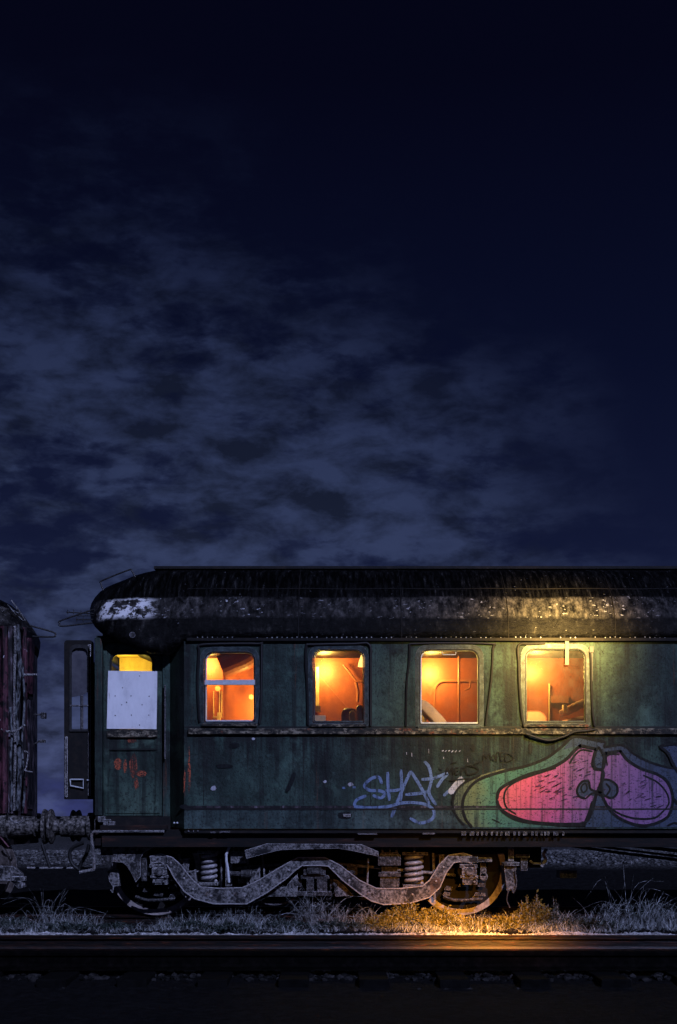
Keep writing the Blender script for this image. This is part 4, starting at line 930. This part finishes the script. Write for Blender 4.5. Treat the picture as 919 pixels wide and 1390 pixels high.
for a, b in zip(rings, rings[1:]):
    for kk in range(len(a) - 1): bm.faces.new((a[kk], a[kk + 1], b[kk + 1], b[kk]))
    bm.faces.new((a[0], b[0], b[-1], a[-1]))
bm.faces.new(rings[0]); rf2 = obj('roof', bm, M['roof'], c2)
def eY(px):                                             # depth at which the end wall is seen at this column
    lo_, hi_ = 0.0, 1.45
    for _ in range(30):
        m_ = (lo_ + hi_) / 2
        if CX + endX(m_) * F / (D + m_) < px: lo_ = m_
        else: hi_ = m_
    return lo_
def epipe(name, mat, px, y0, y1, r, off=.05, wob=0):
    Y = eY(px) ; X = endX(Y) + off
    bm = bmesh.new(); n_ = 10
    tube(bm, [(X + wob * math.sin(i * 1.1 + px), Y, PZ(y0, Y) + (PZ(y1, Y) - PZ(y0, Y)) * i / n_) for i in range(n_ + 1)], r, 10)
    obj(name, bm, M[mat], c2)
epipe('pipe', 'palepipe', 18, 848, 1100, .030, .06, .02); epipe('pipe', 'pink', 29, 852, 1104, .035, .04); epipe('pipe', 'sootwall', 8, 850, 1104, .04, .05)
epipe('pipe', 'palepipe', 24, 900, 1104, .014, .07, .015); epipe('pipe', 'pink', 1, 850, 1104, .04, .05); epipe('pipe', 'iron', 13, 850, 1100, .018, .06, .01); epipe('pipe', 'palepipe', 5, 960, 1100, .015, .09, .01)
def epanel(name, mat, pa, pb, y0, y1, th):
    """a panel lying on the end wall between two columns"""
    ya, yb_ = eY(pa), eY(pb); bm = bmesh.new(); f = []
    n_ = 8; a_, b_ = [], []
    for i in range(n_ + 1):
        y = ya + (yb_ - ya) * i / n_; e = .10 * (0 if 0 < i < n_ else 1)
        a_.append((bm.verts.new((endX(y) + th, y, PZ(y1, y) + e)), bm.verts.new((endX(y) + th, y, PZ(y0, y) - e)), bm.verts.new((endX(y) - .01, y, PZ(y1, y) + e)), bm.verts.new((endX(y) - .01, y, PZ(y0, y) - e))))
    for p_, q_ in zip(a_, a_[1:]):
        bm.faces.new((p_[0], q_[0], q_[1], p_[1])); bm.faces.new((p_[1], q_[1], q_[3], p_[3])); bm.faces.new((p_[0], p_[2], q_[2], q_[0]))
    bm.faces.new((a_[0][0], a_[0][1], a_[0][3], a_[0][2])); bm.faces.new((a_[-1][0], a_[-1][2], a_[-1][3], a_[-1][1]))
    obj(name, bm, M[mat], c2)
epanel('end_door', 'black_iron', 31, 48, 852, 1106, .03); epanel('end_panel', 'pink', 32.5, 47, 866, 942, .05); epanel('end_panel', 'sootwall', 33, 46, 950, 1098, .045)
epanel('crimson_panel', 'pink', -6, 12, 850, 1104, .02)
part('hand_rail', 'iron', lambda b: ptube(b, [(2, 990), (10, 993), (22, 992), (34, 984)], .5, .014, 8, 3), 0, c2)
part('hand_rail', 'iron', lambda b: ptube(b, [(33, 916), (50, 916)], .9, .014), 0, c2)
part('hand_rail', 'iron', lambda b: ptube(b, [(33, 1020), (38, 1022), (36, 1040), (34, 1046), (44, 1048)], .8, .009, 8, 2), 0, c2)
part('end_lamp', 'iron_dark', lambda b: (pbox(b, (55, 967), (61, 975), 1.3, 1.4), ptube(b, [(46, 970), (57, 970)], 1.35, .012), pbox(b, (52, 1004), (61, 1008), 1.3, 1.35), ptube(b, [(46, 1010), (54, 1006)], 1.33, .012)), .004, c2)
part('wire_loop', 'wire', lambda b: ptube(b, [(40, 849), (72, 858), (75, 862), (72, 864.5), (44, 864)], 1.2, .011, 8, 3), 0, rf2)
part('roof_wire', 'palepipe', lambda b: [ptube(b, [(R.uniform(-4, 20), R.uniform(814, 826)), (R.uniform(14, 40), R.uniform(828, 848))], R.uniform(.8, 1.2), .007) for _ in range(5)], 0, rf2)
part('solebar', 'rust_iron', lambda b: box(b, xL, endX(.3), .1, 2.8, PZ(1150, .1), PZ(1108.6, .1)), .004, c2)
buffer(c2, PX(64, .62), -4.1, .62, PZ(1122, .62), 1); buffer(c2, PX(64, .62), -4.1, 2.28, PZ(1122, .62), 1)
part('buffer_ring', 'iron', lambda b: (lambda c: tube(b, [(c[0] + .07 * math.cos(a / 8 * math.pi), .09, c[1] - .0 + .06 * math.sin(a / 8 * math.pi)) for a in range(8, 17)], .012, 8))(P(23, 1110, .1)), 0, c2)
part('brake_hose', 'rubber', lambda b: ptube(b, [(57, 1146), (61, 1158), (66, 1172), (68, 1178)], .4, .02, 8, 3), 0, c2)
part('brake_lever', 'pink', lambda b: ptube(b, [(0, 1136), (12, 1150)], -.02, .01), 0, c2)
def c2b(b):
    plate(b, PL([(-60, 1172), (18, 1176), (30, 1186), (34, 1204), (24, 1206), (14, 1196), (-60, 1192)], .25), .25, .33)
    pbox(b, (16, 1190), (34, 1196), .22, .3); pbox(b, (24, 1196), (29, 1206), .22, .3)
part('bogie', 'iron', c2b, .006, c2)
bm = bmesh.new(); lathe(bm, [(-.06, .5), (.07, .5), (.075, .56), (.09, .56)][::1], (PX(-40, .73), .7, .56), 'Y', 40); obj('wheel', bm, M['wheel'], [o for o in bpy.data.objects if o.parent == c2 and o.name.startswith('bogie')][0])

# ================================================================== PLANTS
def tuft(px, Y, n, h, spread, label, lean=0, mat='blade', kink=.5, w=.0052):
    n = int(n * .75)
    x0 = PX(px, Y); base = (x0, Y, gz(x0, Y)); bm = bmesh.new()
    for i in range(n):
        a = R.uniform(0, 2 * math.pi); rr = R.uniform(0, spread); x, y = x0 + rr * math.cos(a), Y + rr * .6 * math.sin(a)
        hh = h * R.uniform(.35, 1); dx = R.gauss(lean, .45) * hh; dy = R.gauss(0, .3) * hh
        z = gz(x, y) - .01; pts = [Vector((x, y, z)), Vector((x + dx * .25, y + dy * .3, z + hh * .45)), Vector((x + dx * .65, y + dy * .7, z + hh * .8))]
        if R.random() < kink: pts.append(Vector((x + dx * 1.5, y + dy, z + hh * R.uniform(.3, .85))))
        else: pts.append(Vector((x + dx, y + dy, z + hh)))
        pts = smooth_path(pts, 3); tube(bm, pts, [w * .5 * (1 - .75 * k / len(pts)) for k in range(len(pts))], 3)
        if R.random() < .25:
            q = pts[len(pts) // 2]; e = q + Vector((R.uniform(-.1, .1), 0, R.uniform(.02, .1))); tube(bm, [q, e], [w * .35, w * .1], 3)
    o = obj('dry_grass_tuft', bm, M[mat], loc=base); tag(o, label, 'grass tuft', 'dry grass tufts along the track'); return o
G = [(315, -.5, 60, .30, .20, 'short dry grass tuft below the low left curve of the bogie', .1), (425, -.45, 130, .56, .22, 'tall tangled dry grass tuft in front of the bogie centre', 0), (345, -.9, 90, .26, .28, 'low sprawling dry grass tuft left of the tallest tuft', .1),
     (455, -.8, 110, .34, .22, 'dense dry grass tuft just right of the tallest tuft', 0), (500, -.6, 60, .32, .2, 'thin straw tuft left of the golden weeds', 0), (66, -.5, 60, .48, .22, 'upright dry grass tuft below the meeting buffers', 0),
     (30, -.7, 50, .24, .22, 'low dry grass tuft at the far left edge', 0), (112, -.9, 60, .24, .22, 'low dry grass tuft left of the left wheel', 0), (820, -.5, 90, .40, .22, 'dry grass tuft right of the bogie with crossed stalks', .2),
     (880, -.6, 110, .46, .24, 'bushy dry grass tuft near the right edge', .1), (775, -.9, 60, .26, .22, 'low dry grass tuft right of the grey weed bush', 0), (845, -.2, 14, .85, .14, 'few very tall thin stalks under the violet graffiti', .15),
     (915, -.8, 70, .34, .2, 'dry grass tuft cut by the right edge', -.1), (235, -1.0, 50, .16, .25, 'very short dry grass tuft in front of the left wheel', 0)]
for a in G: tuft(*a)
bm = bmesh.new()                                        # uncountable short grass over the ballast
for i in range(17000):
    x = R.uniform(-4.6, 4.6); y = R.uniform(-2.3, -.05)
    q_ = noise.noise(Vector((x * 1.5, y * 1.5, 5)))
    q_ += .6 * noise.noise(Vector((x * 5, y * 5, 9)))
    if q_ < -.04: continue
    h = R.uniform(.03, .10) * (1 + 1.6 * max(q_, 0)) * (1.3 if y > -1.3 else .8); z = gz(x, y) - .005; dx, dy = R.gauss(0, .07), R.gauss(0, .04)
    w = R.uniform(.0012, .0034); a = R.uniform(0, 3.14)
    u = Vector((math.cos(a) * w, math.sin(a) * w, 0)); p = Vector((x, y, z)); m_ = p + Vector((dx * .4, dy * .4, h * .6)); t_ = p + Vector((dx, dy, h))
    v = [bm.verts.new(q) for q in (p - u, p + u, m_ + u * .7, m_ - u * .7, t_)]
    bm.faces.new((v[0], v[1], v[2], v[3])); bm.faces.new((v[3], v[2], v[4]))
tag(obj('short_grass', bm, M['blade']), 'short dry grass scattered over the dark ballast', 'grass', kind='stuff')

def weed(px, Y, rx, h, n, label, mat='leaf', ls=.042):
    x0 = PX(px, Y); base = (x0, Y, gz(x0, Y)); t = thing('weed_bush', base, label, 'weed', 'leafy weeds along the track')
    sb = bmesh.new(); lb = bmesh.new()
    for i in range(n):
        a = R.uniform(0, 2 * math.pi); rr = rx * math.sqrt(R.random()) ; ex, ey = x0 + rr * math.cos(a), Y + rr * .45 * math.sin(a)
        hh = h * (1 - .55 * (rr / rx) ** 2) * R.uniform(.5, 1.1); b0 = Vector((x0 + (ex - x0) * .55, Y + (ey - Y) * .55, gz(ex, ey) - .01)); e = Vector((ex, ey, gz(ex, ey) + hh))
        mid = (b0 + e) / 2 + Vector((R.gauss(0, .02), R.gauss(0, .02), .02)); pts = smooth_path([b0, mid, e], 4); tube(sb, pts, .0022, 3)
        for q in pts[2:]:
            for _ in range(2):
                d = Vector((R.gauss(0, 1), R.gauss(0, 1), R.gauss(.3, .7))); d.normalize(); s = d.cross(Vector((R.random(), R.random(), R.random())))
                if s.length < .1: continue
                s.normalize(); L = ls * R.uniform(.5, 1.2); m_ = q + d * L * .5
                v = [lb.verts.new(c) for c in (q, m_ + s * L * .24, q + d * L, m_ - s * L * .24)]; lb.faces.new(v)
    obj('stems', sb, M['blade'], t); obj('leaves', lb, M[mat], t)
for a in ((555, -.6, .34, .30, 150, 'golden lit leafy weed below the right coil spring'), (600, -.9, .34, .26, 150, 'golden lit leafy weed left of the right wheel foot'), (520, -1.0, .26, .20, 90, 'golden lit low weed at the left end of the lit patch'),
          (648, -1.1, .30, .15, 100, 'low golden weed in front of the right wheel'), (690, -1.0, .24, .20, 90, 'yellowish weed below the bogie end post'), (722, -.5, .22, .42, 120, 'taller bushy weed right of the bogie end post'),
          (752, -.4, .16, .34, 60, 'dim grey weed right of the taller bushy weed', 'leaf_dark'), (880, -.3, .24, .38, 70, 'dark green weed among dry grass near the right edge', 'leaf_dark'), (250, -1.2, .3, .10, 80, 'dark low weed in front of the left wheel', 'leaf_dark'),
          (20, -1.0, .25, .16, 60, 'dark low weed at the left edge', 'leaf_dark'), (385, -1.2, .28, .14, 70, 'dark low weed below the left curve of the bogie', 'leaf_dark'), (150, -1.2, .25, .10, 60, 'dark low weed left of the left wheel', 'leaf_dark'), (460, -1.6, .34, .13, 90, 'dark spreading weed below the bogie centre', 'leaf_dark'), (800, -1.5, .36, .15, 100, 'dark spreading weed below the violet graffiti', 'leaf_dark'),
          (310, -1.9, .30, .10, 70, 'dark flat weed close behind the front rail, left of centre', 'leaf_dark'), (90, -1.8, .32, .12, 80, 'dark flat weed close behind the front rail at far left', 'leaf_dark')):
    weed(*a)

# ================================================================== SKY
w = bpy.data.worlds.new('World'); scene.world = w; w.use_nodes = True; nt = w.node_tree; bg = nt.nodes['Background']
tc = nt.nodes.new('ShaderNodeTexCoord'); sep = nt.nodes.new('ShaderNodeSeparateXYZ'); nt.links.new(tc.outputs['Generated'], sep.inputs[0])
def mth(op, a, b=None, c=None):
    n = nt.nodes.new('ShaderNodeMath'); n.operation = op
    for s, v in zip(n.inputs, (a, b, c)):
        if v is None: continue
        if hasattr(v, 'is_linked'): nt.links.new(v, s)
        else: s.default_value = v
    return n.outputs[0]
dx, dy, dz = sep.outputs
az = mth('DIVIDE', dx, mth('MAXIMUM', dy, .05))          # tangent of azimuth off the view axis
el = mth('MAXIMUM', dz, 0.0)
base = ramp(nt, el, [(0, (.036, .044, .17)), (.03, (.027, .034, .11)), (.09, (.013, .017, .052)), (.19, (.0060, .0090, .033)), (.33, (.0028, .0044, .0190)), (.50, (.0014, .0018, .0085)), (1, (.0006, .0008, .003))])
# clouds on a plane overhead
cz = mth('ADD', dz, .16)
comb = nt.nodes.new('ShaderNodeCombineXYZ'); nt.links.new(mth('DIVIDE', dx, cz), comb.inputs[0]); nt.links.new(mth('DIVIDE', dy, cz), comb.inputs[1])
def wn(scale, detail, rough, dist=0, st=(1, 1, 1)):
    mp = nt.nodes.new('ShaderNodeMapping'); mp.inputs['Scale'].default_value = st; mp.inputs['Rotation'].default_value = (0, 0, .25); nt.links.new(comb.outputs[0], mp.inputs['Vector'])
    return noise_n(nt, mp.outputs[0], scale, detail, rough, dist)
def dn(scale, detail, rough, dist, st):
    mp = nt.nodes.new('ShaderNodeMapping'); mp.inputs['Scale'].default_value = st; mp.inputs['Rotation'].default_value = (.1, .18, 0); nt.links.new(tc.outputs['Generated'], mp.inputs['Vector'])
    return noise_n(nt, mp.outputs[0], scale, detail, rough, dist)
big = dn(4.5, 3, .5, .3, (1, 1, 1.5)); cell = mth('ADD', mth('MULTIPLY', dn(15, 7, .58, .12, (.8, 1, 1.7)), .62), mth('MULTIPLY', dn(40, 6, .6, .3, (.7, 1, 1.8)), .38))
dens = mth('MULTIPLY_ADD', cell, 1.0, mth('MULTIPLY', big, .45))
# cloud bank thins out to the upper right
edge = mth('ADD', mth('MULTIPLY', az, -1.15), mth('MULTIPLY', el, -1.05))
edge = mth('MULTIPLY_ADD', mth('SUBTRACT', big, .5), .35, edge)
mr = nt.nodes.new('ShaderNodeMapRange'); mr.interpolation_type = 'SMOOTHSTEP'; nt.links.new(edge, mr.inputs['Value']); mr.inputs['From Min'].default_value = -.58; mr.inputs['From Max'].default_value = -.22
fadeh = nt.nodes.new('ShaderNodeMapRange'); fadeh.interpolation_type = 'SMOOTHSTEP'; nt.links.new(el, fadeh.inputs['Value']); fadeh.inputs['From Min'].default_value = .52; fadeh.inputs['From Max'].default_value = .30
cov = mth('MULTIPLY', mr.outputs[0], fadeh.outputs[0])
cf = ramp(nt, dens, [(.625, 0.05), (.685, .38), (.735, .85), (.80, 1.0)])
ccol = ramp(nt, el, [(0, (.040, .050, .130)), (.06, (.038, .049, .112)), (.14, (.026, .036, .084)), (.25, (.018, .026, .064)), (.42, (.010, .015, .042))])
ccol = mix(nt, 1.0, ccol, ramp(nt, dn(24, 6, .6, .2, (.8, 1, 1.8)), [(.38, .45), (.60, 1.45)]), 'MULTIPLY')
fac = nt.nodes.new('ShaderNodeMath'); fac.operation = 'MULTIPLY'; nt.links.new(cf, fac.inputs[0]); nt.links.new(cov, fac.inputs[1])
skyc = mix(nt, fac.outputs[0], base, ccol)
nt.links.new(skyc, bg.inputs['Color']); bg.inputs['Strength'].default_value = 1.0

# ================================================================== LIGHTS
def light(name, kind, loc, energy, color, target=None, **kw):
    l = bpy.data.lights.new(name, kind); l.energy = energy; l.color = color
    for k_, v in kw.items(): setattr(l, k_, v)
    o = bpy.data.objects.new(name, l); COL.objects.link(o); o.location = loc
    if target is not None: o.rotation_euler = (Vector(target) - Vector(loc)).to_track_quat('-Z', 'Y').to_euler()
    return o
el_, az_ = math.radians(34), math.radians(24)
mdir = Vector((math.sin(az_) * math.cos(el_), -math.cos(az_) * math.cos(el_), math.sin(el_)))
light('moon', 'SUN', mdir * 30, 2.9, (.47, .545, 1.0), (0, 0, 0), angle=math.radians(.6))
WARM = (1, .46, .11)
for i, (px, py, Y, e) in enumerate(((279, 898, 1.50, 50), (356, 960, 1.42, 48), (440, 906, 1.50, 62), (586, 910, 1.50, 66), (727, 908, 1.50, 50))):
    light('cabin_lamp', 'POINT', at(px, py, Y), e, (1, .70, .14), shadow_soft_size=.09)
for px in (330, 460, 610, 760):                         # weak added fills that lift the objects near the windows
    light('cabin_fill', 'POINT', at(px, 868, .45), 4.5, (1, .50, .13), shadow_soft_size=.08)
light('vestibule_lamp', 'POINT', at(170, 915, 1.1), 26, (1, .72, .10), shadow_soft_size=.05)
# added unseen spots that supply the warm glow; the beam fades smoothly off its axis
def beam(loc, energy, color, target, n, size=50):
    o = light('added_warm_spot', 'SPOT', loc, energy, color, target, spot_size=math.radians(size), spot_blend=1.0, shadow_soft_size=.05)
    o.data.use_nodes = True; t = o.data.node_tree; em = t.nodes['Emission']
    g_ = t.nodes.new('ShaderNodeNewGeometry'); d = t.nodes.new('ShaderNodeVectorMath'); d.operation = 'DOT_PRODUCT'
    t.links.new(g_.outputs['Incoming'], d.inputs[0]); d.inputs[1].default_value = (Vector(target) - Vector(loc)).normalized()
    ab = t.nodes.new('ShaderNodeMath'); ab.operation = 'ABSOLUTE'; t.links.new(d.outputs['Value'], ab.inputs[0])
    pw = t.nodes.new('ShaderNodeMath'); pw.operation = 'POWER'; t.links.new(ab.outputs[0], pw.inputs[0]); pw.inputs[1].default_value = n
    t.links.new(pw.outputs[0], em.inputs['Strength'])
beam((3.4, -5.6, 5.0), 36000, (1, .61, .16), (PX(755), 0, PZ(866)), 240)
beam((3.4, -6.2, 4.4), 4600, (1, .67, .15), (PX(690), 0, PZ(965)), 85)
beam((1.9, -8.0, 2.3), 21000, (1, .38, .04), (PX(618), -1.9, .02), 210)

# ================================================================== CAMERA
cd = bpy.data.cameras.new('camera'); cam = bpy.data.objects.new('camera', cd); COL.objects.link(cam); scene.camera = cam
cam.location = (0, -D, H); cam.rotation_euler = (math.radians(90), 0, 0)
cd.sensor_fit = 'HORIZONTAL'; cd.sensor_width = 36; cd.lens = F / 919 * 36; cd.shift_y = (HZ - 695) / 919; cd.clip_end = 6000; cd.clip_start = .1
scene.render.resolution_x, scene.render.resolution_y = 677, 1024
vs_ = scene.view_settings; vs_.view_transform = 'Standard'; vs_.look = 'None'; vs_.exposure = 0; vs_.gamma = 1
scene.render.engine = 'CYCLES'

# ================================================================== every separate piece is a part of its own
SING = {'rust_patches': 'rust_patch', 'panel_seams': 'panel_seam', 'white_paint_marks': 'white_paint_mark', 'paint_drops': 'paint_drop', 'soot_spots': 'soot_spot', 'bolt_heads': 'bolt_head', 'underframe_clips': 'underframe_clip', 'cabin_fittings': 'cabin_fitting', 'connector_pins': 'connector_pin'}
KEEP = {'rivets', 'eave_rivets', 'rivet_heads', 'dry_brush_marks', 'nails', 'underframe_clips', 'stems', 'leaves', 'black_outline', 'spray_tag', 'marker_tag'}
def pieces(me):
    n = len(me.vertices); par = list(range(n))
    def f(a):
        while par[a] != a: par[a] = par[par[a]]; a = par[a]
        return a
    for e in me.edges:
        a, b = f(e.vertices[0]), f(e.vertices[1])
        if a != b: par[a] = b
    isl = {}
    for i in range(n): isl.setdefault(f(i), []).append(i)
    L = list(isl.values()); bb = []
    for l in L:
        c = [me.vertices[i].co for i in l]; bb.append(([min(v[k] for v in c) for k in range(3)], [max(v[k] for v in c) for k in range(3)]))
    size = [max(h[k] - l[k] for k in range(3)) for l, h in bb]; q = list(range(len(L)))
    def g(a):
        while q[a] != a: a = q[a]
        return a
    for i in range(len(L)):
        for j in range(i + 1, len(L)):
            gap = math.sqrt(sum(max(0, bb[i][0][k] - bb[j][1][k], bb[j][0][k] - bb[i][1][k]) ** 2 for k in range(3)))
            if gap <= max(.02, .5 * max(size[i], size[j])):
                a, b = g(i), g(j)
                if a != b: q[a] = b
    out = {}
    for i in range(len(L)): out.setdefault(g(i), []).extend(L[i])
    return list(out.values())
for o in [x for x in bpy.data.objects if x.type == 'MESH' and x.parent and x.get('kind') != 'stuff']:
    base = o.name.split('.')[0]
    if base in KEEP or len(o.data.vertices) > 6000: continue
    P_ = pieces(o.data)
    if len(P_) < 2 or len(P_) > 40: continue
    src = o.data
    for n_, idx in enumerate(P_):
        keep = set(idx); b = bmesh.new(); b.from_mesh(src); b.verts.ensure_lookup_table()
        bmesh.ops.delete(b, geom=[v for v in b.verts if v.index not in keep], context='VERTS')
        me = bpy.data.meshes.new(base); b.to_mesh(me); b.free(); me.materials.clear(); me.materials.append(src.materials[0])
        if n_ == 0: first = me; continue
        c = o.copy(); c.data = me; c.name = SING.get(base, base); COL.objects.link(c)
    o.data = first
    if base in SING: o.name = SING[base]
